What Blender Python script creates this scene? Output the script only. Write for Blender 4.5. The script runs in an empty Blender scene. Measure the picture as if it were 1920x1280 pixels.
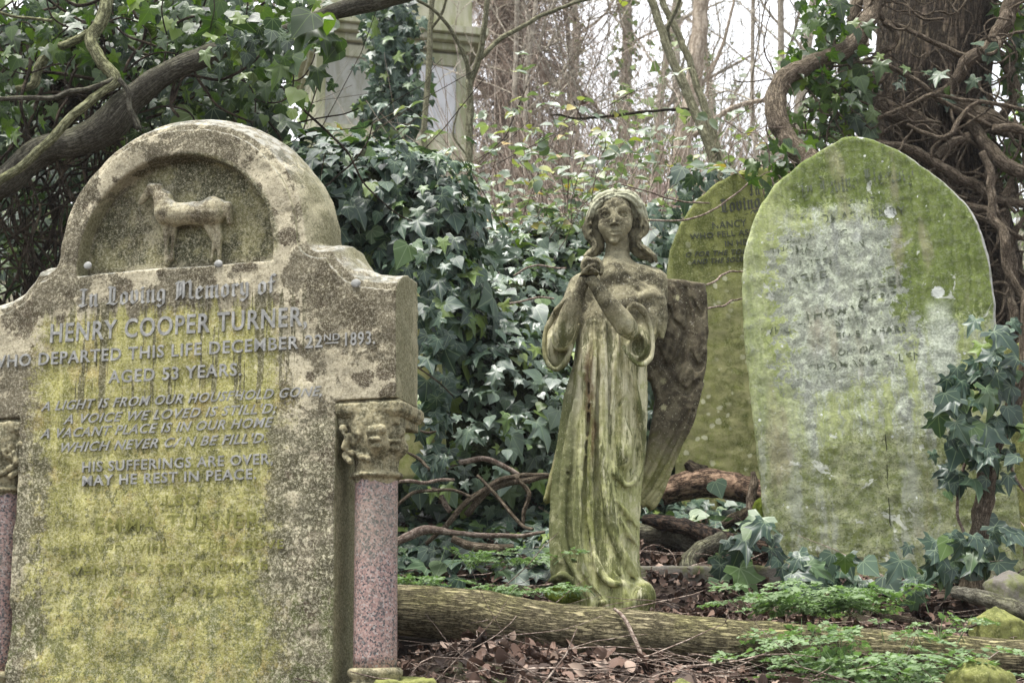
import bpy, bmesh, math, random
import numpy as np
from mathutils import Vector, Matrix
R = math.radians
rng = np.random.default_rng(7)
random.seed(7)
scene = bpy.context.scene
col = scene.collection
# ------------------------------------------------------------------ camera
EYE = 1.5
FPX = 2667.0
PITCH = math.atan(560 / FPX)
cam_d = bpy.data.cameras.new("camera")
cam_d.sensor_width = 36; cam_d.lens = 36 * FPX / 1920
cam_d.clip_start = 0.05; cam_d.clip_end = 500
cam_d.dof.use_dof = True; cam_d.dof.focus_distance = 3.7; cam_d.dof.aperture_fstop = 9.0
cam = bpy.data.objects.new("camera", cam_d); col.objects.link(cam)
cam.location = (0, 0, EYE); cam.rotation_euler = (R(90) + PITCH, 0, 0)
scene.camera = cam
# ------------------------------------------------------------------ light
SUN_EL, SUN_AZ = R(62), R(-25)
w = bpy.data.worlds.new("World"); scene.world = w; w.use_nodes = True
nt = w.node_tree; nt.nodes.clear()
sky = nt.nodes.new("ShaderNodeTexSky"); sky.sky_type = 'NISHITA'; sky.sun_disc = False
sky.sun_elevation = SUN_EL; sky.sun_rotation = SUN_AZ
sky.air_density = 1.0; sky.dust_density = 2.0; sky.ozone_density = 1.0
hs = nt.nodes.new("ShaderNodeHueSaturation"); hs.inputs['Saturation'].default_value = 0.2
bg = nt.nodes.new("ShaderNodeBackground"); bg.inputs['Strength'].default_value = 0.085
wo = nt.nodes.new("ShaderNodeOutputWorld")
nt.links.new(sky.outputs[0], hs.inputs['Color']); nt.links.new(hs.outputs[0], bg.inputs[0]); nt.links.new(bg.outputs[0], wo.inputs[0])
sl = bpy.data.lights.new("sun", 'SUN'); sl.energy = 1.5; sl.angle = R(20); sl.color = (1, .97, .92)
so = bpy.data.objects.new("sun", sl); col.objects.link(so)
sd = Vector((math.sin(SUN_AZ) * math.cos(SUN_EL), -math.cos(SUN_AZ) * math.cos(SUN_EL) * .35, math.sin(SUN_EL)))
so.rotation_euler = sd.to_track_quat('Z', 'Y').to_euler(); so.location = (0, 0, 12)
vs = scene.view_settings; vs.view_transform = 'Standard'; vs.look = 'None'; vs.gamma = 1; vs.exposure = 2.25
scene.cycles.use_denoising = True
scene.cycles.max_bounces = 6; scene.cycles.diffuse_bounces = 1; scene.cycles.glossy_bounces = 2
scene.cycles.transmission_bounces = 3; scene.cycles.transparent_max_bounces = 6; scene.cycles.volume_bounces = 0

# ------------------------------------------------------------------ helpers
cf, sf = math.cos(PITCH), math.sin(PITCH)
def P(px, py, Y):
    """world point at distance Y whose direction from the eye is the photograph's pixel (px, py)"""
    a = (px - 960) / FPX; b = (640 - py) / FPX
    dy = cf - b * sf; dz = sf + b * cf
    return np.array((a / dy * Y, Y, EYE + dz / dy * Y))
def link(o): col.objects.link(o); return o
def tag(o, label=None, cat=None, group=None, kind=None):
    if label: o['label'] = label
    if cat: o['category'] = cat
    if group: o['group'] = group
    if kind: o['kind'] = kind
    return o
def empty(name, loc=(0, 0, 0), mat=None, **k):
    o = bpy.data.objects.new(name, None); o.empty_display_size = .1
    if mat is not None: o.matrix_world = mat
    else: o.location = loc
    link(o); tag(o, **k); return o
def mesh_from(name, V, Fc, mat=None, uv=None, smooth=True, parent=None, **k):
    """V (n,3); Fc (m,3) or (m,4) int array; uv (n,2) per vertex"""
    V = np.asarray(V, dtype=np.float32); Fc = np.asarray(Fc, dtype=np.int32)
    me = bpy.data.meshes.new(name)
    n, m, kk = len(V), len(Fc), Fc.shape[1]
    me.vertices.add(n); me.vertices.foreach_set('co', V.ravel())
    me.loops.add(m * kk); me.loops.foreach_set('vertex_index', Fc.ravel())
    me.polygons.add(m); me.polygons.foreach_set('loop_start', np.arange(0, m * kk, kk, dtype=np.int32))
    me.polygons.foreach_set('loop_total', np.full(m, kk, dtype=np.int32))
    if uv is not None:
        l = me.uv_layers.new(name='UVMap')
        l.data.foreach_set('uv', np.asarray(uv, dtype=np.float32)[Fc.ravel()].ravel())
    me.update(calc_edges=True); me.validate()
    me.polygons.foreach_set('use_smooth', np.full(len(me.polygons), smooth, dtype=bool))
    if mat: me.materials.append(mat)
    o = bpy.data.objects.new(name, me); link(o)
    if parent is not None: o.parent = parent
    tag(o, **k); return o
# ---- value noise in numpy (for shapes)
def vnoise(p, s, seed=0):
    p = np.asarray(p, dtype=np.float64) * s; i = np.floor(p).astype(np.int64); f = p - i; f = f * f * (3 - 2 * f)
    def h(a):
        q = (a[..., 0] * 73856093) ^ (a[..., 1] * 19349663) ^ (a[..., 2] * 83492791) ^ (seed * 2654435 + 12345)
        q = (q ^ (q >> 13)) * 1274126177 & 0x7fffffff; q = (q ^ (q >> 11)) * 69069 & 0x7fffffff
        return (q % 65536) / 65536.0
    r = 0
    for dx in (0, 1):
        for dy in (0, 1):
            for dz in (0, 1):
                wgt = (f[..., 0] if dx else 1 - f[..., 0]) * (f[..., 1] if dy else 1 - f[..., 1]) * (f[..., 2] if dz else 1 - f[..., 2])
                r = r + wgt * h(i + np.array((dx, dy, dz)))
    return r * 2 - 1
def fbm(p, s, oct=3, seed=0):
    r = 0; a = 1
    for k in range(oct): r = r + a * vnoise(p, s, seed + k); s *= 2.03; a *= .5
    return r
# ---- tubes
class TB:
    def __init__(s): s.V = []; s.F = []; s.U = []; s.n = 0
    def tube(s, pts, rad, sides=8, rough=0.0, cap=True, seed=0, flat=1.0):
        pts = np.asarray(pts, float); n = len(pts); rad = np.broadcast_to(np.asarray(rad, float), (n,))
        t = np.gradient(pts, axis=0); t /= np.linalg.norm(t, axis=1)[:, None] + 1e-9
        ref = np.array((0, 0, 1.)) if abs(t[0][2]) < .9 else np.array((1., 0, 0))
        a = np.zeros_like(pts); v = np.cross(t[0], ref); v /= np.linalg.norm(v)
        for i in range(n):
            v = v - t[i] * v.dot(t[i]); v /= np.linalg.norm(v) + 1e-9; a[i] = v
        b = np.cross(t, a)
        th = np.linspace(0, 2 * np.pi, sides, endpoint=False)
        ring = a[:, None, :] * np.cos(th)[None, :, None] + b[:, None, :] * np.sin(th)[None, :, None] * flat
        rr = rad[:, None] * np.ones(sides)
        P0 = pts[:, None, :] + ring * rr[..., None]
        if rough > 0:
            d = fbm(P0 / max(rad.max(), 1e-4), 1.1, 3, seed); P0 = pts[:, None, :] + ring * (rr * (1 + rough * d))[..., None]
        L = np.concatenate([[0], np.cumsum(np.linalg.norm(np.diff(pts, axis=0), axis=1))])
        # duplicate seam not needed: v coordinate folds (mirror) round the tube
        vv = np.abs(th / np.pi - 1) * rad.max() * np.pi
        U = np.stack(np.broadcast_arrays(L[:, None], vv[None, :]), -1).reshape(-1, 2)
        base = s.n; idx = base + np.arange(n * sides).reshape(n, sides)
        i2 = np.roll(idx, -1, axis=1)
        q = np.stack([idx[:-1], i2[:-1], i2[1:], idx[1:]], -1).reshape(-1, 4)
        s.V.append(P0.reshape(-1, 3)); s.U.append(U); s.n += n * sides
        T = [np.concatenate([q[:, [0, 1, 2]], q[:, [0, 2, 3]]])]
        if cap:
            for e, (ri, p0) in enumerate(((idx[0], pts[0]), (idx[-1], pts[-1]))):
                s.V.append(p0[None]); s.U.append(np.array([[L[0 if e == 0 else -1], 0]])); c = s.n; s.n += 1
                rn = np.roll(ri, -1); tt = np.stack([np.full(sides, c), rn, ri], -1)
                T.append(tt if e == 0 else tt[:, ::-1])
        s.F += T
    def build(s, name, mat, parent=None, smooth=True, **k):
        return mesh_from(name, np.concatenate(s.V), np.concatenate(s.F), mat, np.concatenate(s.U), smooth, parent, **k)
def spline(pts, n):
    """Catmull-Rom through pts (any dimension) -> n samples"""
    p = np.asarray(pts, float); p = np.vstack([2 * p[0] - p[1], p, 2 * p[-1] - p[-2]])
    m = len(p) - 3; tt = np.linspace(0, m - 1e-6, n); i = tt.astype(int); f = (tt - i)[:, None]
    a, b, c, d = p[i], p[i + 1], p[i + 2], p[i + 3]
    return .5 * ((2 * b) + (c - a) * f + (2 * a - 5 * b + 4 * c - d) * f * f + (3 * b - a - 3 * c + d) * f ** 3)
# ---- signed distance sculpting
class SDF:
    def __init__(s, lo, hi, vox):
        s.lo = np.array(lo, float); s.vox = vox; s.sh = tuple(int(math.ceil((h - l) / vox)) + 1 for l, h in zip(lo, hi))
        s.ax = [s.lo[i] + vox * np.arange(s.sh[i]) for i in range(3)]
        s.d = np.full(s.sh, .5, np.float32)
    def win(s, lo, hi):
        sl = []
        for i in range(3):
            a = max(0, int((lo[i] - s.lo[i]) / s.vox)); b = min(s.sh[i], int((hi[i] - s.lo[i]) / s.vox) + 2)
            if b <= a: return None, None
            sl.append(slice(a, b))
        sl = tuple(sl)
        return sl, np.meshgrid(*[s.ax[i][sl[i]].astype(np.float32) for i in range(3)], indexing='ij', sparse=True)
    def put(s, sl, e, k, sub=False):
        d = s.d[sl]
        if sub:
            e = -e
            if k > 0: h = np.maximum(k - np.abs(d - e), 0) / k; s.d[sl] = np.maximum(d, e) + h * h * k * .25
            else: s.d[sl] = np.maximum(d, e)
        else:
            if k > 0: h = np.maximum(k - np.abs(d - e), 0) / k; s.d[sl] = np.minimum(d, e) - h * h * k * .25
            else: s.d[sl] = np.minimum(d, e)
    def cap(s, a, b, ra, rb=None, k=.01, sub=False, sc=(1, 1, 1)):
        """round cone; sc squashes space (e.g. sc y=.5 makes it twice as deep)"""
        rb = ra if rb is None else rb; a = np.array(a, float); b = np.array(b, float); m = max(ra, rb) / min(sc) + k + s.vox * 3
        sl, g = s.win(np.minimum(a, b) - m, np.maximum(a, b) + m)
        if sl is None: return
        x = [(g[i] - a[i]) * sc[i] for i in range(3)]; ab = (b - a) * np.array(sc); L = ab.dot(ab) + 1e-12
        h = np.clip((x[0] * ab[0] + x[1] * ab[1] + x[2] * ab[2]) / L, 0, 1)
        e = np.sqrt((x[0] - ab[0] * h) ** 2 + (x[1] - ab[1] * h) ** 2 + (x[2] - ab[2] * h) ** 2) - (ra + (rb - ra) * h)
        s.put(sl, (e / max(sc)).astype(np.float32) if max(sc) > 1 else e.astype(np.float32), k, sub)
    def path(s, pts, r, k=.01, sub=False, n=None, sc=(1, 1, 1)):
        """pts rows (x, y, z[, r])"""
        p = np.asarray(pts, float)
        if p.shape[1] == 3: p = np.hstack([p, np.full((len(p), 1), r)])
        p = spline(p, n or len(p) * 4); R_ = p[:, 3].max(); m = R_ / min(sc) + k + s.vox * 3
        sl, g = s.win(p[:, :3].min(0) - m, p[:, :3].max(0) + m)
        if sl is None: return
        E = np.full(np.broadcast_shapes(*[q.shape for q in g]), 1e3, np.float32); o = [sl[i].start for i in range(3)]
        for i in range(len(p) - 1):
            a, b = p[i, :3], p[i + 1, :3]; s2, g2 = s.win(np.minimum(a, b) - m, np.maximum(a, b) + m)
            if s2 is None: continue
            x = [(g2[j] - a[j]) * sc[j] for j in range(3)]; ab = (b - a) * np.array(sc); L = ab.dot(ab) + 1e-12
            h = np.clip((x[0] * ab[0] + x[1] * ab[1] + x[2] * ab[2]) / L, 0, 1)
            e = np.sqrt((x[0] - ab[0] * h) ** 2 + (x[1] - ab[1] * h) ** 2 + (x[2] - ab[2] * h) ** 2) - (p[i, 3] + (p[i + 1, 3] - p[i, 3]) * h)
            r_ = tuple(slice(s2[j].start - o[j], s2[j].stop - o[j]) for j in range(3)); E[r_] = np.minimum(E[r_], e)
        s.put(sl, E, k, sub)
    def ell(s, c, r, k=.01, sub=False, rot=None):
        c = np.array(c, float); r = np.array(r, float); m = r.max() + k + s.vox * 3
        sl, g = s.win(c - m, c + m)
        if sl is None: return
        x = [g[i] - c[i] for i in range(3)]
        if rot is not None:
            M = np.array(Matrix.Rotation(rot[1], 3, rot[0]).transposed())
            x = [M[i, 0] * x[0] + M[i, 1] * x[1] + M[i, 2] * x[2] for i in range(3)]
        k0 = np.sqrt((x[0] / r[0]) ** 2 + (x[1] / r[1]) ** 2 + (x[2] / r[2]) ** 2)
        k1 = np.sqrt((x[0] / r[0] ** 2) ** 2 + (x[1] / r[1] ** 2) ** 2 + (x[2] / r[2] ** 2) ** 2) + 1e-6
        s.put(sl, (k0 * (k0 - 1) / k1).astype(np.float32), k, sub)
    def box(s, lo, hi, rad=.004, k=0, sub=False):
        lo = np.array(lo, float); hi = np.array(hi, float); c = (lo + hi) / 2; h = (hi - lo) / 2 - rad
        sl, g = s.win(lo - .03, hi + .03)
        q = [np.abs(g[i] - c[i]) - h[i] for i in range(3)]
        e = np.sqrt(np.maximum(q[0], 0) ** 2 + np.maximum(q[1], 0) ** 2 + np.maximum(q[2], 0) ** 2) + np.minimum(np.maximum(np.maximum(q[0], q[1]), q[2]), 0) - rad
        s.put(sl, e.astype(np.float32), k, sub)
    def mesh(s):
        d = s.d.copy()
        for ax in range(3):
            for e in (0, -1):
                ix = [slice(None)] * 3; ix[ax] = e; d[tuple(ix)] = np.maximum(d[tuple(ix)], s.vox * .5)
        ins = d < 0; nx, ny, nz = s.sh
        c = [ins[a:nx - 1 + a, b:ny - 1 + b, cc:nz - 1 + cc] for a in (0, 1) for b in (0, 1) for cc in (0, 1)]
        tot = sum(x.astype(np.int8) for x in c); act = (tot > 0) & (tot < 8)
        I = np.argwhere(act); vid = np.full(act.shape, -1, np.int32); vid[act] = np.arange(len(I))
        acc = np.zeros((len(I), 3)); cnt = np.zeros(len(I))
        offs = [(a, b, cc) for a in (0, 1) for b in (0, 1) for cc in (0, 1)]
        cd = {o: d[I[:, 0] + o[0], I[:, 1] + o[1], I[:, 2] + o[2]] for o in offs}
        for o in offs:
            for ax in range(3):
                if o[ax] == 0:
                    o2 = list(o); o2[ax] = 1; o2 = tuple(o2); a, b = cd[o], cd[o2]
                    m = (a < 0) != (b < 0); t = np.where(m, a / np.where(m, a - b, 1), 0)
                    p = np.zeros((len(I), 3)); p[:] = o; p[:, ax] = t
                    acc += p * m[:, None]; cnt += m
        V = s.lo + (I + acc / cnt[:, None]) * s.vox
        Fs = []
        for ax in range(3):
            o1, o2 = [(1, 2), (2, 0), (0, 1)][ax]
            sa = [slice(0, -1)] * 3; sb = list(sa); sb[ax] = slice(1, None)
            sa[o1] = sb[o1] = slice(1, -1); sa[o2] = sb[o2] = slice(1, -1)
            A = ins[tuple(sa)]; B = ins[tuple(sb)]; E = np.argwhere(A != B); E[:, o1] += 1; E[:, o2] += 1
            fl = ins[E[:, 0], E[:, 1], E[:, 2]]
            def g(d1, d2):
                q = E.copy(); q[:, o1] += d1; q[:, o2] += d2; return vid[q[:, 0], q[:, 1], q[:, 2]]
            q = np.stack([g(-1, -1), g(0, -1), g(0, 0), g(-1, 0)], -1)
            q[~fl] = q[~fl][:, ::-1]; Fs.append(q)
        Fq = np.concatenate(Fs); return V, Fq[(Fq >= 0).all(1)]
def poly_sdf(pts, X, Y):
    p = np.asarray(pts, float); d = np.full(np.broadcast(X, Y).shape, 1e9); s = np.ones_like(d)
    for i in range(len(p)):
        a, b = p[i], p[i - 1]; e = b - a; wx = X - a[0]; wy = Y - a[1]
        h = np.clip((wx * e[0] + wy * e[1]) / (e.dot(e) + 1e-12), 0, 1)
        d = np.minimum(d, (wx - e[0] * h) ** 2 + (wy - e[1] * h) ** 2)
        c1 = Y >= a[1]; c2 = Y < b[1]; c3 = e[0] * wy > e[1] * wx
        s = np.where((c1 & c2 & c3) | (~c1 & ~c2 & ~c3), -s, s)
    return np.sqrt(d) * s
def sstep(x, a, b):
    t = np.clip((x - a) / (b - a), 0, 1); return t * t * (3 - 2 * t)

# ------------------------------------------------------------------ material helper
class M:
    def __init__(s, name, rough=.9, spec=.3):
        s.m = bpy.data.materials.new(name); s.m.use_nodes = True; s.t = s.m.node_tree; s.t.nodes.clear()
        s.out = s.t.nodes.new("ShaderNodeOutputMaterial"); s.b = s.t.nodes.new("ShaderNodeBsdfPrincipled")
        s.L(s.b.outputs[0], s.out.inputs[0]); s.set(s.b.inputs['Roughness'], rough); s.set(s.b.inputs['Specular IOR Level'], spec)
        s.co = s.t.nodes.new("ShaderNodeTexCoord")
    def L(s, a, b): s.t.links.new(a, b)
    def set(s, i, v):
        if isinstance(v, bpy.types.NodeSocket): s.L(v, i)
        elif isinstance(v, (tuple, list)) and len(v) == 3 and i.type == 'RGBA': i.default_value = (*v, 1)
        else: i.default_value = v
    def n(s, kind, **k):
        o = s.t.nodes.new(kind)
        for a, b in k.items(): setattr(o, a, b)
        return o
    def map(s, c, scale=(1, 1, 1), loc=(0, 0, 0), rot=(0, 0, 0)):
        o = s.n("ShaderNodeMapping"); s.L(c, o.inputs[0]); o.inputs[1].default_value = loc; o.inputs[2].default_value = rot; o.inputs[3].default_value = scale; return o.outputs[0]
    def noise(s, c, scale, det=4, rough=.6, dist=0, out=0):
        o = s.n("ShaderNodeTexNoise"); s.L(c, o.inputs['Vector']); o.inputs['Scale'].default_value = scale; o.inputs['Detail'].default_value = det
        o.inputs['Roughness'].default_value = rough; o.inputs['Distortion'].default_value = dist; return o.outputs[out]
    def vor(s, c, scale, feat='F1', rand=1, out='Distance'):
        o = s.n("ShaderNodeTexVoronoi", feature=feat); s.L(c, o.inputs['Vector']); o.inputs['Scale'].default_value = scale; o.inputs['Randomness'].default_value = rand; return o.outputs[out]
    def math(s, op, a, b=0, c=0, clamp=False):
        o = s.n("ShaderNodeMath", operation=op, use_clamp=clamp); s.set(o.inputs[0], a); s.set(o.inputs[1], b); s.set(o.inputs[2], c); return o.outputs[0]
    def st(s, v, a, b, lo=0, hi=1):
        o = s.n("ShaderNodeMapRange", interpolation_type='SMOOTHSTEP'); s.set(o.inputs[0], v)
        for i, x in enumerate((a, b, lo, hi)): s.set(o.inputs[1 + i], x)
        return o.outputs[0]
    def mul(s, *a):
        r = a[0]
        for x in a[1:]: r = s.math('MULTIPLY', r, x)
        return r
    def mix(s, f, a, b, mode='MIX'):
        o = s.n("ShaderNodeMix", data_type='RGBA', blend_type=mode); s.set(o.inputs[0], f); s.set(o.inputs[6], a); s.set(o.inputs[7], b); return o.outputs[2]
    def ramp(s, v, stops):
        o = s.n("ShaderNodeValToRGB"); s.L(v, o.inputs[0]); e = o.color_ramp.elements
        e[0].position, e[0].color = stops[0][0], (*stops[0][1], 1); e[1].position, e[1].color = stops[-1][0], (*stops[-1][1], 1)
        for p, c in stops[1:-1]: x = e.new(p); x.color = (*c, 1)
        return o.outputs[0]
    def bump(s, h, strength=.5, dist=.005, prev=None):
        o = s.n("ShaderNodeBump"); s.set(o.inputs['Height'], h); o.inputs['Strength'].default_value = strength; o.inputs['Distance'].default_value = dist
        if prev is not None: s.L(prev, o.inputs['Normal'])
        s.L(o.outputs[0], s.b.inputs['Normal']); return o.outputs[0]
    def col(s, c): s.set(s.b.inputs['Base Color'], c)
    def sep(s, c):
        o = s.n("ShaderNodeSeparateXYZ"); s.L(c, o.inputs[0]); return o.outputs
    def translucent(s, c, f):
        t = s.n("ShaderNodeBsdfTranslucent"); s.set(t.inputs[0], c); mx = s.n("ShaderNodeMixShader"); mx.inputs[0].default_value = f
        s.L(s.b.outputs[0], mx.inputs[1]); s.L(t.outputs[0], mx.inputs[2]); s.L(mx.outputs[0], s.out.inputs[0])
# ================================================================== ground
def ground_h(x, y):
    """height above the path the photographer stands on"""
    xs = np.asarray(x, float); ys = np.asarray(y, float)
    h = np.interp(ys, [-8, 1.2, 2.2, 2.8, 3.3, 3.9, 4.2, 4.5, 5.0, 6.0, 9, 25, 70], [-.3, .0, 1.25, 1.40, 1.45, 1.585, 1.68, 1.77, 1.92, 2.26, 3.3, 8.7, 22])
    h = h - .05 * np.clip(xs, -1.5, 2.5) * sstep(ys, 2.0, 2.8) * (1 - sstep(ys, 3.7, 5))
    h = h - .035 * sstep(xs, .2, 1.0) * (1 - sstep(ys, 3.35, 3.6)) * sstep(ys, 2.2, 2.8)
    h = h - .20 * (1 - sstep(xs, -.42, -.10)) * (1 - sstep(ys, 3.1, 3.5)) * sstep(ys, 1.2, 2.2)
    p = np.stack(np.broadcast_arrays(xs, ys, 0 * xs), -1)
    return h + .025 * fbm(p, 2.2, 3, 5) * sstep(ys, 1.5, 2.6) + .25 * sstep(ys, 7, 14) * fbm(p, .25, 3, 9)
g = M("forest_floor")
c = g.co.outputs['Object']
base = g.ramp(g.noise(c, 9, 6, .7), [(.3, (.02, .014, .01)), (.5, (.06, .04, .028)), (.7, (.12, .085, .065))])
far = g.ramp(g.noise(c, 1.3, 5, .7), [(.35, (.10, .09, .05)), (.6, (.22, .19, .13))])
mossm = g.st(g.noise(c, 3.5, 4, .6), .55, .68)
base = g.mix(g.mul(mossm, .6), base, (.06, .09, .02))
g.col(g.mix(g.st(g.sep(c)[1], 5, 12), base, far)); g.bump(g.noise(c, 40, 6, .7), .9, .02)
ys = np.concatenate([np.linspace(-8, 2, 30)[:-1], np.linspace(2, 6, 160)[:-1], np.linspace(6, 14, 80)[:-1], np.linspace(14, 70, 90)])
xs = np.concatenate([np.linspace(-45, -3, 60)[:-1], np.linspace(-3, 3.2, 220)[:-1], np.linspace(3.2, 45, 60)])
X, Y = np.meshgrid(xs, ys, indexing='ij'); Z = ground_h(X, Y)
idx = np.arange(X.size).reshape(X.shape)
q = np.stack([idx[:-1, :-1], idx[1:, :-1], idx[1:, 1:], idx[:-1, 1:]], -1).reshape(-1, 4)
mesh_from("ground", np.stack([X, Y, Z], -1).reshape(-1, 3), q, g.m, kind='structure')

# ================================================================== text helpers
def text_geo(s, u0, u1, v, cap_h, depth=.002, off=.0, shear=0.0, space=1.0):
    """letters of the built-in font as a mesh: fits u0..u1, baseline v, cap height cap_h; x right, y depth, z up"""
    cu = bpy.data.curves.new("lettering", 'FONT'); cu.body = s; cu.extrude = .5; cu.offset = off; cu.resolution_u = 3; cu.shear = shear; cu.space_character = space
    ob = bpy.data.objects.new("lettering", cu); link(ob); dg = bpy.context.evaluated_depsgraph_get(); dg.update()
    me = ob.evaluated_get(dg).to_mesh(); me.calc_loop_triangles()
    V = np.array([x.co[:] for x in me.vertices]); T = np.array([t.vertices[:] for t in me.loop_triangles])
    ob.to_mesh_clear(); bpy.data.objects.remove(ob); bpy.data.curves.remove(cu)
    sx = (u1 - u0) / (V[:, 0].max() - V[:, 0].min()); sy = cap_h / .69
    W = np.stack([u0 + (V[:, 0] - V[:, 0].min()) * sx, -V[:, 2] * 2 * depth, v + V[:, 1] * sy], -1)
    return W, T
# black letter, broad nib: strokes on a grid, x-height .62, capitals 1
BL = {
 'I': (.50, [[(.1, .93), (.4, .88)], [(.25, .93), (.25, .1)], [(.08, .12), (.25, .02), (.42, .12)], [(.25, .5), (.12, .42)]]),
 'L': (.66, [[(.12, .95), (.38, .9)], [(.22, .95), (.22, .12)], [(.08, .08), (.22, .12), (.44, .02), (.6, .16)], [(.4, .86), (.4, .2)]]),
 'M': (1.0, [[(.06, .86), (.18, .95), (.18, .1), (.08, .02)], [(.18, .9), (.42, .95), (.46, .8), (.46, .1)], [(.46, .8), (.72, .95), (.78, .8), (.78, .12), (.92, .04)], [(.32, .85), (.32, .25)]]),
 'N': (.85, [[(.06, .86), (.18, .95), (.18, .1), (.08, .02)], [(.18, .9), (.55, .95), (.62, .8), (.62, .12), (.76, .04)], [(.36, .85), (.36, .25)]]),
 'n': (.52, [[(.05, .55), (.13, .62), (.13, .06), (.2, .0)], [(.13, .5), (.36, .62), (.36, .06), (.44, 0)]]),
 'm': (.76, [[(.05, .55), (.13, .62), (.13, .06), (.2, .0)], [(.13, .5), (.36, .62), (.36, .06), (.42, 0)], [(.36, .5), (.59, .62), (.59, .06), (.67, 0)]]),
 'o': (.48, [[(.22, .62), (.1, .5), (.1, .1), (.22, 0)], [(.22, .62), (.36, .5), (.36, .1), (.22, 0)]]),
 'v': (.50, [[(.05, .56), (.12, .64), (.12, .14), (.24, .0)], [(.3, .66), (.38, .5), (.38, .12), (.24, 0)]]),
 'i': (.28, [[(.05, .55), (.13, .62), (.13, .06), (.21, .0)], [(.1, .8), (.16, .76)]]),
 'g': (.50, [[(.22, .62), (.1, .5), (.1, .14), (.22, .04)], [(.22, .62), (.36, .54), (.36, -.12), (.22, -.26), (.08, -.16)]]),
 'e': (.44, [[(.2, .62), (.1, .5), (.1, .1), (.22, 0), (.36, .1)], [(.2, .62), (.34, .48), (.12, .3)]]),
 'r': (.40, [[(.05, .55), (.13, .62), (.13, .06), (.21, .0)], [(.13, .5), (.26, .62), (.34, .52)]]),
 'y': (.50, [[(.05, .56), (.12, .64), (.12, .16), (.24, .04)], [(.32, .64), (.38, .54), (.38, -.1), (.22, -.26), (.1, -.18)]]),
 'f': (.40, [[(.36, .9), (.24, .97), (.16, .85), (.16, .04)], [(.04, .58), (.32, .58)]]),
 'a': (.50, [[(.12, .56), (.26, .62), (.36, .5), (.36, .06), (.44, 0)], [(.34, .36), (.1, .24), (.14, .04), (.34, .1)]]),
 ' ': (.34, []), '-': (.4, [[(.05, .3), (.3, .34)]]),
}
def blackletter(s, u0, u1, v, H, depth=.002):
    nib = np.array((math.cos(.7), math.sin(.7))) * .075; x = 0; quads = []
    for ch in s:
        wd, st = BL[ch]
        for line in st:
            for a, b in zip(line[:-1], line[1:]):
                a = np.array(a) + (x, 0); b = np.array(b) + (x, 0); e = (b - a) / (np.linalg.norm(b - a) + 1e-9) * .012; a = a - e; b = b + e
                nn = nib if abs(np.cross(nib / .075, e / .012)) > .3 else np.array((-e[1], e[0])) / .012 * .022
                quads.append([a - nn, a + nn, b + nn, b - nn])
        x += wd
    sx = (u1 - u0) / x; V = []; T = []
    for k, qd in enumerate(quads):
        d = depth + (k % 7) * .00006; n0 = len(V)
        for dd in (.0005, -d):
            for p in qd: V.append((u0 + p[0] * sx, dd, v + p[1] * H))
        cr = np.cross(qd[1] - qd[0], qd[2] - qd[0]); f = [(4, 5, 6), (4, 6, 7)] + [t for i in range(4) for t in ((i, (i + 1) % 4, 4 + (i + 1) % 4), (i, 4 + (i + 1) % 4, 4 + i))]
        for t in f: T.append([n0 + i for i in (t if cr < 0 else t[::-1])])
    return np.array(V), np.array(T)
def bend(V, uc, vc, k):
    """bow a line of text upward in its middle"""
    V = V.copy(); V[:, 2] -= k * (V[:, 0] - uc) ** 2; return V

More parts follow.
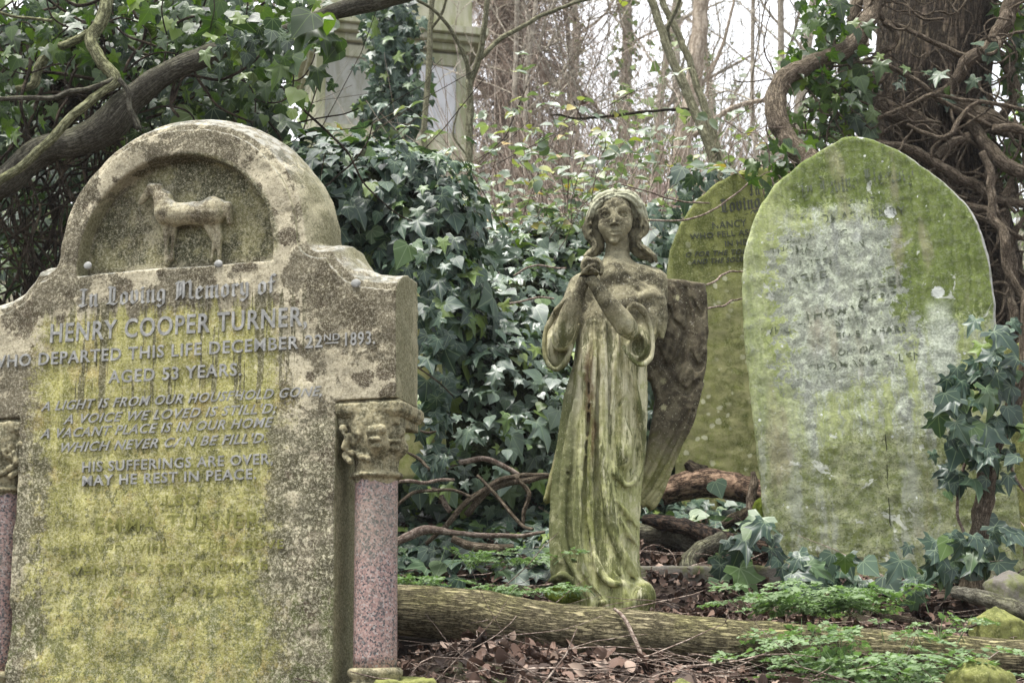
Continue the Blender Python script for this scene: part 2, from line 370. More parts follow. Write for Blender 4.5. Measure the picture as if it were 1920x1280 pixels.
# ================================================================== stone materials
def ivec(m, sock, sx, sy, sz): return m.map(sock, (sx, sy, sz))
def mat_turner(v0):
    m = M("buff_sandstone", .93, .2); c = m.co.outputs['Object']; x, y, z = m.sep(c)[:3]
    z = m.math('ADD', z, v0)
    big = m.noise(c, 5, 5, .6); fine = m.noise(c, 210, 3, .7); mid = m.noise(c, 45, 5, .65, .4)
    colr = m.mix(m.st(big, .35, .65), (.33, .29, .20), (.58, .52, .37))
    # brown round stains
    dc = m.n("ShaderNodeMix", data_type='VECTOR'); dc.inputs[0].default_value = .022; m.L(c, dc.inputs[4]); m.L(m.noise(c, 14, 3, .6, 0, 1), dc.inputs[5])
    sp = m.vor(dc.outputs[1], 13, 'SMOOTH_F1'); spot = m.st(sp, .42, .22)
    sp2 = m.vor(m.map(dc.outputs[1], (1, 1, 1), (3, 5, 1)), 22, 'SMOOTH_F1'); spot2 = m.st(sp2, .36, .16)
    amt = m.st(m.noise(c, 3.0, 4, .6), .30, .50)
    stain = m.math('MAXIMUM', m.mul(spot, amt), m.mul(spot2, amt, .9)); stain = m.mul(stain, m.st(mid, .3, .5, .45, 1))
    gn = m.math('SUBTRACT', m.noise(c, 150, 4, .85), .5); gm = lambda v, a=2.2, lo=.30, hi=.60: m.st(m.math('ADD', v, m.mul(gn, a)), lo, hi)
    colr = m.mix(m.mul(gm(stain), .95), colr, (.065, .048, .030))
    broad = m.st(m.noise(m.map(c, (1, 1, 1), (7, 0, 2)), 4.5, 6, .7, .6), .44, .54)
    colr = m.mix(m.mul(gm(broad), .85), colr, (.075, .062, .038))
    # darker mottle inside the arch niche, paler brown on the raised horse
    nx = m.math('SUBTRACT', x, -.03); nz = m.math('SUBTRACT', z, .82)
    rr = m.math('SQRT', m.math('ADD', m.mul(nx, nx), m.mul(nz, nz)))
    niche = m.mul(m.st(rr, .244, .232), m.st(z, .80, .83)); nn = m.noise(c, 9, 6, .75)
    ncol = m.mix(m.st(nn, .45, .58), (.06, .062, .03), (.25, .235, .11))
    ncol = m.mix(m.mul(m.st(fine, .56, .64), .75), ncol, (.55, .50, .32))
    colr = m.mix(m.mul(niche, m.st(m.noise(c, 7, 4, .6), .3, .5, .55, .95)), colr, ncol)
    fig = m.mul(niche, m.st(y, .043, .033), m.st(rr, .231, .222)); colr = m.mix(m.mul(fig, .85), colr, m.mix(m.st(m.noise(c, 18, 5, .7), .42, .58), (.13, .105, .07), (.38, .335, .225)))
    # yellow-green algae on the inscription panel
    wx = m.math('ADD', x, m.math('MULTIPLY_ADD', m.noise(c, 6, 5, .7), .22, -.11))
    pan = m.mul(m.st(wx, -.44, -.28), m.st(wx, .30, .15)); wz = m.math('ADD', z, m.math('MULTIPLY_ADD', m.noise(m.map(c, (28, 1, 3)), 1, 4, .6), .22, -.11))
    pan = m.mul(pan, m.st(wz, .735, .66))
    st1 = m.noise(m.map(c, (34, 8, 2.2)), 1, 5, .65); alg = m.mix(m.st(st1, .35, .62), (.20, .20, .045), (.41, .39, .12))
    alg = m.mix(m.st(m.noise(c, 11, 5, .7), .5, .66), alg, (.35, .28, .09))
    alg = m.mix(m.mul(m.st(fine, .5, .66), .5), alg, (.56, .53, .25)); alg = m.mix(m.mul(m.st(fine, .45, .33), .55), alg, (.13, .15, .03))
    mot = m.mul(m.st(m.noise(m.map(c, (1, 1, .7), (8, 3, 1)), 34, 6, .8), .50, .60), m.st(z, .56, .25, .25, .8)); alg = m.mix(m.mul(gm(mot, 2.5), .85), alg, (.085, .095, .022)); mo2 = m.mul(m.st(m.noise(m.map(c, (1, 1, .6), (3, 3, 7)), 20, 6, .8), .56, .64), .7); alg = m.mix(mo2, alg, (.46, .43, .20)); colr = m.mix(m.mul(gm(pan, 1.6, .22, .75), .93), colr, alg)
    # dark run-marks below the top lines
    dr = m.mul(m.st(m.noise(m.map(c, (38, 4, 1.6), (2, 0, 0)), 1, 4, .7), .50, .60), m.st(z, .42, .56), m.st(z, .76, .70), m.st(wx, -.42, -.3), m.st(wx, .34, .24))
    colr = m.mix(m.mul(gm(dr, 1.5), .85), colr, (.075, .07, .035))
    # dark frame of grime at the lower flanks with cream flecks
    fl = m.math('MAXIMUM', m.st(wx, .15, .24), m.st(wx, -.27, -.34)); low = m.st(z, .52, .40)
    gr = m.mul(fl, low, m.st(m.noise(c, 13, 6, .75), .38, .55)); colr = m.mix(m.mul(gm(gr, 2.0), .85), colr, (.085, .08, .045))
    lowgr = m.mul(m.st(z, .22, .02), m.st(m.noise(c, 16, 6, .8), .46, .6)); colr = m.mix(m.mul(gm(lowgr, 2.0), .75), colr, (.115, .13, .045))
    fle = m.mul(m.st(m.noise(c, 120, 4, .8), .54, .60), m.math('MAXIMUM', m.mul(fl, low), m.mul(m.st(nn, .42, .6), .6))); colr = m.mix(m.mul(fle, .75), colr, (.62, .58, .40))
    sk = m.mul(m.st(m.noise(m.map(c, (1, 1, 1), (4, 4, 4)), 150, 4, .8), .60, .66), m.st(mid, .4, .6)); colr = m.mix(m.mul(sk, .75), colr, (.07, .06, .04)); g3 = m.noise(c, 135, 4, .8); colr = m.mix(m.mul(m.st(g3, .53, .60), .45), colr, m.mix(.6, colr, (.80, .74, .55))); colr = m.mix(m.mul(m.st(g3, .46, .40), .5), colr, (.085, .075, .04)); gr2 = m.noise(c, 330, 3, .8); colr = m.mix(m.mul(m.st(gr2, .54, .62), .55), colr, m.mix(.5, colr, (.85, .80, .62))); colr = m.mix(m.mul(m.st(gr2, .45, .37), .6), colr, m.mix(.55, colr, (.03, .028, .015)))
    # pale grey lichen on upward faces
    nz_ = m.sep(m.co.outputs['Normal'])[2]; up = m.mul(m.st(nz_, .25, .7), m.st(mid, .38, .6)); colr = m.mix(m.mul(up, .7), colr, (.38, .38, .34)); upd = m.mul(m.st(nz_, .2, .6), m.st(m.noise(c, 20, 6, .8), .5, .6)); colr = m.mix(m.mul(gm(upd), .7), colr, (.10, .10, .075))
    side = m.st(m.sep(m.co.outputs['Normal'])[0], .6, .9); colr = m.mix(m.mul(side, .65), colr, m.mix(m.st(fine, .4, .6), (.16, .155, .08), (.34, .32, .19)))
    m.col(colr)
    b1 = m.bump(m.noise(c, 30, 6, .7), .35, .008); m.bump(m.noise(c, 260, 3, .7), .45, .0018, b1)
    return m.m
def mat_headstone(name, v0, kind):
    m = M(name, .93, .2); c = m.co.outputs['Object']; x, y, z = m.sep(c)[:3]
    fine = m.noise(c, 170, 4, .75); mid = m.noise(c, 24, 6, .7, .5); big = m.noise(c, 4, 5, .6)
    wv = m.n('ShaderNodeMix', data_type='VECTOR'); wv.inputs[0].default_value = .06; m.L(c, wv.inputs[4]); m.L(m.noise(c, 12, 4, .7, 0, 1), wv.inputs[5]); cw = wv.outputs[1]
    strk = m.noise(m.map(cw, (19, 8, 1.9)), 1, 7, .75); strk2 = m.noise(m.map(cw, (60, 8, 5), (3, 1, 2)), 1, 6, .8)
    if kind == 'pale':
        z = m.math('ADD', z, v0)
        lime = m.mix(m.st(strk2, .35, .65), (.26, .31, .10), (.45, .49, .24)); dark = m.mix(m.st(strk2, .35, .65), (.09, .125, .028), (.19, .235, .07))
        white = m.mix(m.st(fine, .42, .58), (.40, .44, .34), (.65, .69, .57)); grey = m.mix(m.st(fine, .4, .6), (.23, .245, .21), (.36, .38, .33))
        colr = m.mix(m.st(strk, .42, .58), lime, m.mix(m.st(mid, .45, .55), grey, white))
        # crown of the stone: deep green running down right
        top = m.mul(m.math('MAXIMUM', m.st(z, 1.19, 1.30), m.mul(m.st(x, .0, .10), m.st(z, .74, .95))), m.st(strk, .38, .50, .55, 1))
        gn = m.math('SUBTRACT', m.noise(c, 95, 5, .85), .5); gm = lambda v, a=1.8, lo=.35, hi=.65: m.st(m.math('ADD', v, m.mul(gn, a)), lo, hi)
        colr = m.mix(gm(top), colr, dark)
        left = m.mul(m.st(x, -.16, -.26), m.st(mid, .3, .55, .5, 1)); colr = m.mix(m.mul(left, .85), colr, lime)
        # pale washed centre
        cx = m.math('ABSOLUTE', m.math('ADD', x, .07)); cz = m.math('ABSOLUTE', m.math('SUBTRACT', z, .95))
        cen = m.mul(m.st(m.math('ADD', cx, m.mul(m.math('SUBTRACT', mid, .5), .5)), .25, .11), m.st(m.math('ADD', cz, m.mul(m.math('SUBTRACT', big, .5), .5)), .34, .17))
        colr = m.mix(m.mul(gm(cen), .85), colr, m.mix(m.st(mid, .46, .56), grey, white))
        rs = m.mul(m.st(x, .17, .20), m.st(x, .27, .23), m.st(z, .93, .88), m.st(z, .60, .72)); colr = m.mix(m.mul(rs, .7), colr, white)
        # lower half: olive grit
        low = m.mul(m.st(m.math('ADD', z, m.mul(m.math('SUBTRACT', big, .5), .5)), .64, .46), .85)
        lo = m.mix(m.st(mid, .4, .6), (.17, .20, .075), (.34, .36, .20)); lo = m.mix(m.st(fine, .46, .36), lo, (.09, .105, .035)); lo = m.mix(m.mul(m.st(strk, .5, .62), .7), lo, (.36, .38, .31)); lo = m.mix(m.mul(m.st(m.noise(c, 9, 6, .8), .52, .60), .8), lo, (.14, .165, .05)); colr = m.mix(gm(low), colr, lo)
        pt = m.st(m.noise(m.map(c, (1, 1, 1), (9, 2, 5)), 13, 4, .65, .6), .62, .66); colr = m.mix(m.mul(pt, .8), colr, (.62, .64, .56))
        # brown tint left of centre
        bt = m.mul(m.st(m.noise(m.map(c, (12, 1, 3), (5, 2, 5)), 1, 3, .5), .56, .7), .55); colr = m.mix(bt, colr, (.33, .29, .20))
        vc = m.sep(m.vor(c, 17, 'F1', 1, 'Color')); lich = m.math('ADD', m.vor(c, 17), m.mul(m.math('SUBTRACT', fine, .5), .35)); lsel = m.mul(m.st(m.math('DIVIDE', lich, m.math('MULTIPLY_ADD', vc[1], .30, .06)), 1.0, .88), m.st(vc[0], .70, .72), m.st(z, .8, .9), m.st(x, -.05, .08)); colr = m.mix(lsel, colr, (.66, .69, .63))
        l2 = m.vor(m.map(c, (1, 1, 1), (.3, .2, .6)), 60); ls2 = m.mul(m.st(l2, .30, .25), m.st(m.vor(m.map(c, (1, 1, 1), (.3, .2, .6)), 60, 'F1', 1, 'Color'), .86, .9), m.st(mid, .48, .56)); colr = m.mix(ls2, colr, (.74, .77, .71))
        rim = m.mul(m.sep(m.co.outputs['Normal'])[0], m.st(z, .55, .8)); colr = m.mix(m.mul(m.st(rim, .35, .7), m.st(mid, .3, .5, .4, .9)), colr, (.50, .49, .47))
        crust = m.st(m.noise(c, 75, 5, .8), .48, .60); colr = m.mix(m.mul(crust, .25), colr, m.mix(.5, colr, (.75, .78, .66)))
        m.col(colr); b1 = m.bump(crust, .6, .004)
        m.bump(m.noise(c, 230, 3, .7), .6, .003, b1)
    else:
        a = dict(olive=[(.10, .115, .03), (.21, .225, .07), (.34, .35, .18)], moss=[(.09, .10, .03), (.20, .21, .065), (.30, .30, .13)], pink=[(.30, .22, .20), (.38, .30, .27), (.45, .38, .34)])[kind]
        colr = m.mix(m.st(strk, .4, .6), a[0], a[1]); colr = m.mix(m.st(mid, .5, .62), colr, a[1]); colr = m.mix(m.mul(m.st(fine, .52, .62), .6), colr, a[2])
        if kind == 'olive':
            lw = m.st(z, 1.05, .75); colr = m.mix(m.mul(lw, m.st(mid, .35, .65)), colr, (.28, .275, .13))
            lich = m.vor(m.map(c, (1, 1, 1), (.2, .4, .1)), 28); ls = m.mul(m.st(m.math('ADD', lich, m.mul(m.math('SUBTRACT', mid, .5), 1.1)), .30, .18), m.st(z, 1.15, .95), m.st(big, .45, .55)); colr = m.mix(m.mul(ls, .8), colr, (.52, .52, .36))
        m.col(colr); b1 = m.bump(m.noise(c, 50, 5, .75), .4, .006); m.bump(m.noise(c, 230, 3, .7), .5, .002, b1)
    return m.m
def mat_lead():
    m = M("weathered_lead", .55, .5); c = m.co.outputs['Object']; n = m.noise(c, 60, 5, .7)
    m.col(m.ramp(n, [(.35, (.18, .18, .165)), (.5, (.29, .29, .27)), (.66, (.45, .45, .42))])); m.set(m.b.inputs['Metallic'], .0); m.bump(n, .3, .002); return m.m
def mat_worn(name, colr, thr, sc=38):
    """letters half weathered away: the missing pieces are open"""
    m = M(name, .9, .2); c = m.co.outputs['Object']; m.col(colr)
    tr = m.n("ShaderNodeBsdfTransparent"); mx = m.n("ShaderNodeMixShader"); m.set(mx.inputs[0], m.st(m.noise(c, sc, 4, .7), thr - .02, thr + .04))
    m.L(tr.outputs[0], mx.inputs[1]); m.L(m.b.outputs[0], mx.inputs[2]); m.L(mx.outputs[0], m.out.inputs[0]); return m.m
LEAD = mat_lead()

# ================================================================== the big memorial, front left
YAW = R(13.5); ROLL = .013; TC = np.array((-.693, 2.995, EYE)); V0 = -.30
U_ = np.array((math.cos(YAW), -math.sin(YAW), 0)) * math.cos(ROLL) + np.array((0, 0, math.sin(ROLL)))
T_ = np.array((math.sin(YAW), math.cos(YAW), 0)); V_ = np.cross(U_, T_)
V_ = V_ if V_[2] > 0 else -V_
base = TC + V_ * V0
TM = Matrix([[U_[0], T_[0], V_[0], base[0]], [U_[1], T_[1], V_[1], base[1]], [U_[2], T_[2], V_[2], base[2]], [0, 0, 0, 1]])
mem = empty("memorial_headstone", mat=TM, label="large buff memorial with a carved horse, lead lettering and pink granite columns", cat="gravestone")
def build_turner():
    S = SDF((-.55, -.03, V0 + .0), (.51, .175, 1.17), .0032)
    Xs, Ys, Zs = S.ax; X, Z = np.meshgrid(Xs, Zs, indexing='ij')
    top = []
    cu, cv, Ro = -.03, .838, .327
    for a in np.linspace(math.asin((.843 - cv) / Ro), math.pi - math.asin((.843 - cv) / Ro), 48): top.append((cu + Ro * math.cos(a), cv + Ro * math.sin(a)))
    L = [(-.375, .845), (-.398, .838), (-.412, .81), (-.432, .785), (-.462, .77), (-.50, .765), (-.60, .765)]
    Rr = [(2 * -.025 - a, b) for a, b in L]
    polyg = top + L + [(-.60, V0 - .1), (.60, V0 - .1)] + Rr[::-1]
    dtop = poly_sdf(polyg, X, Z)
    side = np.maximum(-.512 - X, X - .474); low = np.maximum(-.39 - X, X - .343)
    sd2 = np.where(Z > .482, side, low)
    d2 = np.maximum(dtop, sd2)[:, None, :]; T = Ys[None, :, None]
    # cove round the top
    tt = np.clip(T / .085, 0, 1); ch = dtop[:, None, :] + .042 * (1 - tt) - .006 * np.sin(np.pi * tt); ch = np.maximum(ch, np.where(T < .010, dtop[:, None, :] + .049, -1))
    ch = np.where(T < .085, ch, -1)
    body = np.maximum(np.maximum(d2, ch), np.maximum(-T, T - .155))
    # thin raised fillet round the arch
    r = np.sqrt((X - cu) ** 2 + (Z - cv) ** 2)
    # niche
    circ = np.maximum(np.sqrt((X - (-.038)) ** 2 + (Z - .823) ** 2) - .233, .797 - Z)[:, None, :]
    dep = (.047 * sstep(Z, .789, .806))[:, None, :]
    n3 = np.maximum(circ, T - dep); n3 = np.maximum(n3, -T - .05)
    k = .006; h = np.maximum(k - np.abs(body + n3), 0) / k; body = np.maximum(body, -n3) + h * h * k * .25
    S.d[:] = np.maximum(body, -.05).astype(np.float32)
    # horse
    def H(px, py, t):  # photo pixel -> stone plane
        a = (px - 960) / FPX; b = (640 - py) / FPX; d = np.array((a, cf - b * sf, sf + b * cf)); N = -T_
        s_ = (TC - (0, 0, EYE)).dot(N) / d.dot(N); q = d * s_ - (TC - (0, 0, EYE)); return (q.dot(U_), t, q.dot(V_))
    z = lambda a, b, t=.022: H(a / 2.783, 180 + b / 2.783, t)
    for a, b, r1, r2 in [((900, 602), (1085, 592), .027, .027), ((860, 590), (900, 600), .027, .027), ((1085, 562), (1100, 600), .023, .024),
                         ((845, 590), (828, 525), .028, .024), ((850, 575), (792, 482), .025, .016), ((800, 470), (765, 462), .015, .014), ((765, 467), (708, 535), .0145, .009),
                         ((835, 640), (833, 740), .015, .009), ((833, 740), (830, 855), .0085, .0065), ((875, 650), (866, 740), .012, .0075), ((866, 740), (858, 830), .0065, .005),
                         ((1095, 630), (1112, 720), .018, .009), ((1112, 720), (1106, 830), .009, .007), ((1052, 650), (1088, 735), .015, .0085), ((1088, 735), (1066, 835), .007, .0055),
                         ((1130, 540), (1170, 560), .007, .009), ((1170, 560), (1172, 640), .010, .008)]:
        t = .033 if a[1] > 620 else .022
        lg_ = a[1] > 620; S.cap(z(*a, t), z(*b, t + .003), r1 * (.72 if lg_ else 1), r2 * (.85 if lg_ else 1), .002 if lg_ else .005)
    S.cap(z(770, 440, .024), z(775, 425, .024), .004, .003, .004)
    # surface wear
    sl = np.abs(S.d) < .02; I = np.argwhere(sl); pw = S.lo + I * S.vox
    S.d[sl] += (.0022 * fbm(pw, 22, 3, 3) + .0035 * np.clip(fbm(pw, 9, 2, 8), 0, 1) + .004 * np.clip(vnoise(pw, 30, 21) - .45, 0, 1)).astype(np.float32)
    V, F = S.mesh(); V[:, 2] -= V0
    mesh_from("slab", V, F, mat_turner(V0), parent=mem)
    # lettering
    Vs, Tl = [], []
    def add(VT):
        a, b = VT; a = a.copy(); a[:, 2] -= V0; Vs.append(a); Tl.append(b)
    add(blackletter("In Loving Memory of", -.263, .205, .722, .043, .0025))
    o = .015
    for s, a, b, v, h, sh in [("HENRY COOPER TURNER,", -.327, .276, .647, .041, 0), ("WHO DEPARTED THIS LIFE DECEMBER 22", -.475, .312, .598, .027, 0), ("ND", .315, .35, .611, .014, 0), ("1893.", .362, .428, .598, .027, 0),
                              ("AGED 53 YEARS.", -.18, .13, .548, .027, 0), ("A LIGHT IS FROM OUR HOUSEHOLD GONE,", -.34, .312, .495, .020, .35), ("A VOICE WE LOVED IS STILL'D;", -.284, .213, .4635, .020, .35),
                              ("A VACANT PLACE IS IN OUR HOME", -.338, .206, .4345, .020, .35), ("WHICH NEVER CAN BE FILL'D.", -.285, .19, .402, .020, .35), ("HIS SUFFERINGS ARE OVER,", -.233, .206, .357, .0215, 0), ("MAY HE REST IN PEACE.", -.231, .17, .327, .0215, 0)]:
        add(text_geo(s, a, b, v, h, .0022, o, sh, 1.12))
    add((np.array([(.318, -.002, .607), (.347, -.002, .607), (.347, -.002, .604), (.318, -.002, .604)]) , np.array([(0, 3, 2), (0, 2, 1)])))
    [mesh_from("inscription_line", a, b, LEAD, smooth=False, parent=mem) for a, b in zip(Vs, Tl)]
    Vs, Tl = [], []
    for s, a, b, v, h in [("ALSO", -.068, .04, .278, .022), ("EMMA TURNER.", -.195, .19, .226, .032), ("BELOVED WIFE OF THE ABOVE", -.275, .233, .182, .018), ("WENT TO REST NOV 28", -.262, .2, .139, .018), ("AGED 57 YEARS", -.165, .16, .088, .019)]:
        add(text_geo(s, a, b, v, h, .0006, .006, 0, 1.15))
    wm = mat_worn("worn_letter_olive", (.20, .20, .06), .42)  # darker olive shapes left by the lost letters
    for a, b in zip(Vs, Tl): mesh_from("inscription_line", a, b, wm, smooth=False, parent=mem, label="worn line with its lead letters lost")
    # lichen-grey plugs
    for (u, v, rr_) in ((-.245, .817, .010), (.069, .797, .010), (.384, .731, .011)):
        bm = bmesh.new(); bmesh.ops.create_uvsphere(bm, u_segments=14, v_segments=8, radius=1); bmesh.ops.scale(bm, vec=(rr_, .0035, rr_ * .85), verts=bm.verts); bmesh.ops.translate(bm, vec=(u, .0, v - V0), verts=bm.verts)
        me = bpy.data.meshes.new("metal_plug"); bm.to_mesh(me); bm.free(); me.materials.append(LEAD); o_ = link(bpy.data.objects.new("metal_plug", me)); o_.parent = mem
build_turner()
def granite():
    m = M("pink_granite", .5, .4); c = m.co.outputs['Object']; d = m.vor(c, 300, 'F1', 1, 'Color'); g1 = m.sep(d)[0]
    colr = m.ramp(g1, [(.0, (.05, .05, .055)), (.20, (.12, .11, .11)), (.30, (.30, .19, .17)), (.65, (.40, .26, .225)), (.85, (.47, .34, .30)), (1, (.42, .40, .38))])
    colr = m.mix(m.mul(m.st(m.noise(c, 90, 5, .75), .52, .60), .65), colr, (.10, .10, .10)); colr = m.mix(m.mul(m.st(m.noise(c, 5, 3, .6), .45, .65), .3), colr, (.24, .24, .17)); m.col(colr); return m.m
def mat_capital():
    m = M("carved_sandstone", .93, .2); c = m.co.outputs['Object']; mid = m.noise(c, 30, 6, .7); fine = m.noise(c, 190, 3, .7)
    colr = m.mix(m.st(mid, .42, .6), (.12, .11, .065), (.34, .30, .18)); colr = m.mix(m.mul(m.st(fine, .5, .62), .6), colr, (.46, .43, .30)); colr = m.mix(m.mul(m.st(fine, .44, .36), .6), colr, (.06, .055, .035))
    m.col(colr); m.bump(m.noise(c, 120, 5, .8), .5, .004); return m.m
MC = mat_capital()
def column(ax):
    sgn = 1 if ax > 0 else -1; t0 = .052
    S = SDF((ax - .115, -.07, .28), (ax + .115, .19, .50), .0028)
    x0, x1 = (.340, .490) if sgn > 0 else (-.545, -.387)
    f = -.028
    def slab(za, zb, p, rad=.004):
        hi = x1 - .004 + p if sgn > 0 else x1; lo = x0 if sgn > 0 else x0 + .004 - p
        S.box((lo, .0 - p, za), (hi, .155, zb), rad)
    slab(.472, .4835, -.010); slab(.452, .476, .002, .006); slab(.447, .458, -.004); slab(.430, .450, -.012, .003)
    # cut the outer corner off (octagonal plan)
    cx = ax; ct = t0
    def ring(zc, r, hh, rad, k=.004):
        S.ell((cx, ct, zc), (r, r, hh), k)
    for i in range(14):
        f_ = i / 13; zz = .335 + .10 * f_; r = .048 + .016 * f_ ** 2
        S.cap((cx, ct, zz), (cx, ct, zz + .004), r - .004, r - .004, .004)
    # ball flowers at the two outer corners and the leaf scroll between
    for px_, pt in ((cx + .020 * sgn, -.012), (cx + .046 * sgn, .03)):
        S.cap((px_, pt + .02, .385), (px_, pt + .006, .400), .022, .020, .012)
        S.ell((px_ - .006, pt - .008, .412), (.013, .011, .013), .004); S.ell((px_ + .012, pt - .004, .414), (.012, .011, .012), .004)
        S.ell((px_ + .002, pt - .012, .394), (.014, .012, .006), .004); S.ell((px_ + .002, pt - .010, .380), (.011, .010, .006), .004)
        S.cap((px_ - .005, pt - .016, .402), (px_ + .010, pt - .016, .402), .003, .003, .003, True)
        S.cap((px_ - .008, pt - .02, .387), (px_ + .012, pt - .02, .387), .0028, .0028, .003, True)
    for k_, (a, b) in enumerate((((-.058, .425), (-.045, .405)), ((-.045, .405), (-.052, .385)), ((-.052, .385), (-.034, .372)), ((-.030, .420), (-.022, .405)), ((-.036, .395), (-.02, .41)), ((-.03, .37), (-.012, .362)), ((-.055, .37), (-.04, .355)), ((-.015, .372), (.0, .358)))):
        S.cap((cx + a[0] * sgn, .003 + .002 * k_ % 3, a[1]), (cx + b[0] * sgn, .001, b[1]), .008, .0065, .003)
    for a in ((-.048, .418), (-.04, .385), (-.028, .408), (-.022, .38)): S.cap((cx + a[0] * sgn, -.012, a[1]), (cx + a[0] * sgn, .004, a[1] - .004), .0045, .004, .003, True)
    S.ell((cx, ct, .3275), (.057, .057, .0115), .002); S.cap((cx, ct, .322), (cx, ct, .330), .045, .045, .004)
    sl = np.abs(S.d) < .015; I = np.argwhere(sl); pw = S.lo + I * S.vox; S.d[sl] += (.0016 * fbm(pw, 60, 2, 3)).astype(np.float32)
    V, F = S.mesh(); V[:, 2] -= V0
    cap_ = mesh_from("capital", V, F, MC, parent=mem)
    tb = TB(); zz = np.linspace(-.062, .322, 16); tb.tube([(cx, ct, a - V0) for a in zz], .0445, 48); col_ = tb.build("column", granite_m, mem, label="polished pink granite shaft"); cap_.parent = col_
    bm = bmesh.new(); prof = [(.040, -.058), (.052, -.060), (.056, -.066), (.056, -.074), (.050, -.080), (.050, -.086), (.062, -.092), (.066, -.104), (.062, -.116), (.070, -.118), (.070, -.28), (0, -.28)]
    n = 40; rings = [[bm.verts.new((cx + r * math.cos(2 * math.pi * i / n), ct + r * math.sin(2 * math.pi * i / n), z_ - V0)) for i in range(n)] for r, z_ in prof[:-1]]
    for a, b in zip(rings[:-1], rings[1:]):
        for i in range(n): bm.faces.new((a[i], b[i], b[(i + 1) % n], a[(i + 1) % n]))
    me = bpy.data.meshes.new("column_base"); bm.normal_update(); bm.to_mesh(me); bm.free(); me.materials.append(MC)
    for p_ in me.polygons: p_.use_smooth = True
    o = link(bpy.data.objects.new("column_base", me)); o.parent = col_
granite_m = granite()
column(.415); column(-.445)

# ================================================================== the arched headstones
def headstone(name, outline, Y, thick, vox, mat, roll=0, yaw=0, label=None, zoff=0, bev=.012, rough=.0018, group=None):
    """outline: photo pixels of the front face, at distance Y"""
    pts = np.array([P(a, b, Y) for a, b in outline]); c = pts.mean(0); zb = pts[:, 2].min()
    cr, sr = math.cos(roll), math.sin(roll)
    Um = np.array((cr * math.cos(yaw), -math.sin(yaw), sr)); Um /= np.linalg.norm(Um); T = np.array((math.sin(yaw), math.cos(yaw), 0)); Vm = np.cross(Um, T); Vm = -Vm if Vm[2] < 0 else Vm
    base = np.array((c[0], Y, zb)); base = base + Vm * 0
    Mx = Matrix([[Um[0], T[0], Vm[0], base[0]], [Um[1], T[1], Vm[1], base[1]], [Um[2], T[2], Vm[2], base[2]], [0, 0, 0, 1]])
    def uv(px, py):
        a = (px - 960) / FPX; b = (640 - py) / FPX; d = np.array((a, cf - b * sf, sf + b * cf)); e = np.array((0, 0, EYE))
        s_ = (base - e).dot(T) / d.dot(T); q_ = e + d * s_ - base; return q_.dot(Um), q_.dot(Vm)
    loc = np.array([uv(*o) for o in outline]); lo = loc.min(0); hi = loc.max(0)
    S = SDF((lo[0] - .03, -.03, lo[1] - .02), (hi[0] + .03, thick + .03, hi[1] + .03), vox)
    X, Z = np.meshgrid(S.ax[0], S.ax[2], indexing='ij'); d2 = poly_sdf(loc, X, Z)[:, None, :]; Tt = S.ax[1][None, :, None]
    qx = d2 + bev; qt = np.abs(Tt - thick / 2) - thick / 2 + bev
    d = np.sqrt(np.maximum(qx, 0) ** 2 + np.maximum(qt, 0) ** 2) + np.minimum(np.maximum(qx, qt), 0) - bev
    S.d[:] = d; sl = np.abs(S.d) < .02; I = np.argwhere(sl); pw = S.lo + I * S.vox; S.d[sl] += (rough * fbm(pw, 26, 3, 4) + rough * fbm(pw, 6, 2, 14)).astype(np.float32)
    V, F = S.mesh()
    root = empty(name, mat=Mx, label=label, cat="gravestone", group=group)
    mesh_from("slab", V, F, mat, parent=root)
    return root, uv
PALE = mat_headstone("algae_streaked_limestone", .0, 'pale')
oR = [(1600, 254), (1580, 257), (1550, 272), (1505, 299), (1452, 344), (1428, 378), (1409, 420), (1397, 465), (1391, 510), (1391, 560), (1395, 640), (1406, 740), (1418, 840), (1430, 940), (1442, 1040), (1452, 1130), (1932, 1150), (1922, 1060), (1912, 960), (1902, 860), (1888, 740), (1874, 640), (1867, 580), (1862, 530), (1855, 480), (1842, 437), (1828, 408), (1809, 378), (1771, 338), (1715, 297), (1677, 275), (1640, 260), (1620, 256)]
oR = [tuple(x) for x in spline(np.array(oR + [oR[0]]), 110)[:-1]] if False else oR
hsR, uvR = headstone("headstone", oR, 4.2, .085, .004, PALE, roll=.04, yaw=R(14), label="wide pale headstone with pointed arched top, streaked green and white, beside the ivy-wrapped tree", bev=.014, rough=.0026)
def crack(root, uv, pts, r):
    t = TB(); q = spline(np.array([(uv(a, b)[0], -.0005, uv(a, b)[1]) for a, b in pts]), 40); q[:, 0] += .0025 * vnoise(q, 60, 3); t.tube(q, r, 5, .3); t.build("crack", bpy.data.materials.get("crack_dark") or DKC.m, root)
DKC = M("crack_dark", .95); DKC.col((.03, .035, .015))
def letters(root, uv, mat, rows, name="lettering", depth=.0022, off=.01):
    Vs, Ts, n = [], [], 0
    for s, (x0, y0), (x1, y1), hpx, font in rows:
        a = uv(x0, y0); b = uv(x1, y1); h = uv(x0, y0 - hpx)[1] - a[1]
        if font == 'b': Vv, T = blackletter(s, 0, 1, 0, h, depth); W = b[0] - a[0]
        else: Vv, T = text_geo(s, 0, 1, 0, h, depth, off, .3 if font == 'i' else 0, 1.1); W = b[0] - a[0]
        sl = (b[1] - a[1]); V2 = Vv.copy(); V2[:, 0] = a[0] + Vv[:, 0] * W; V2[:, 2] = Vv[:, 2] + a[1] + sl * Vv[:, 0]; mesh_from("inscription_line", V2, T, mat, smooth=False, parent=root)
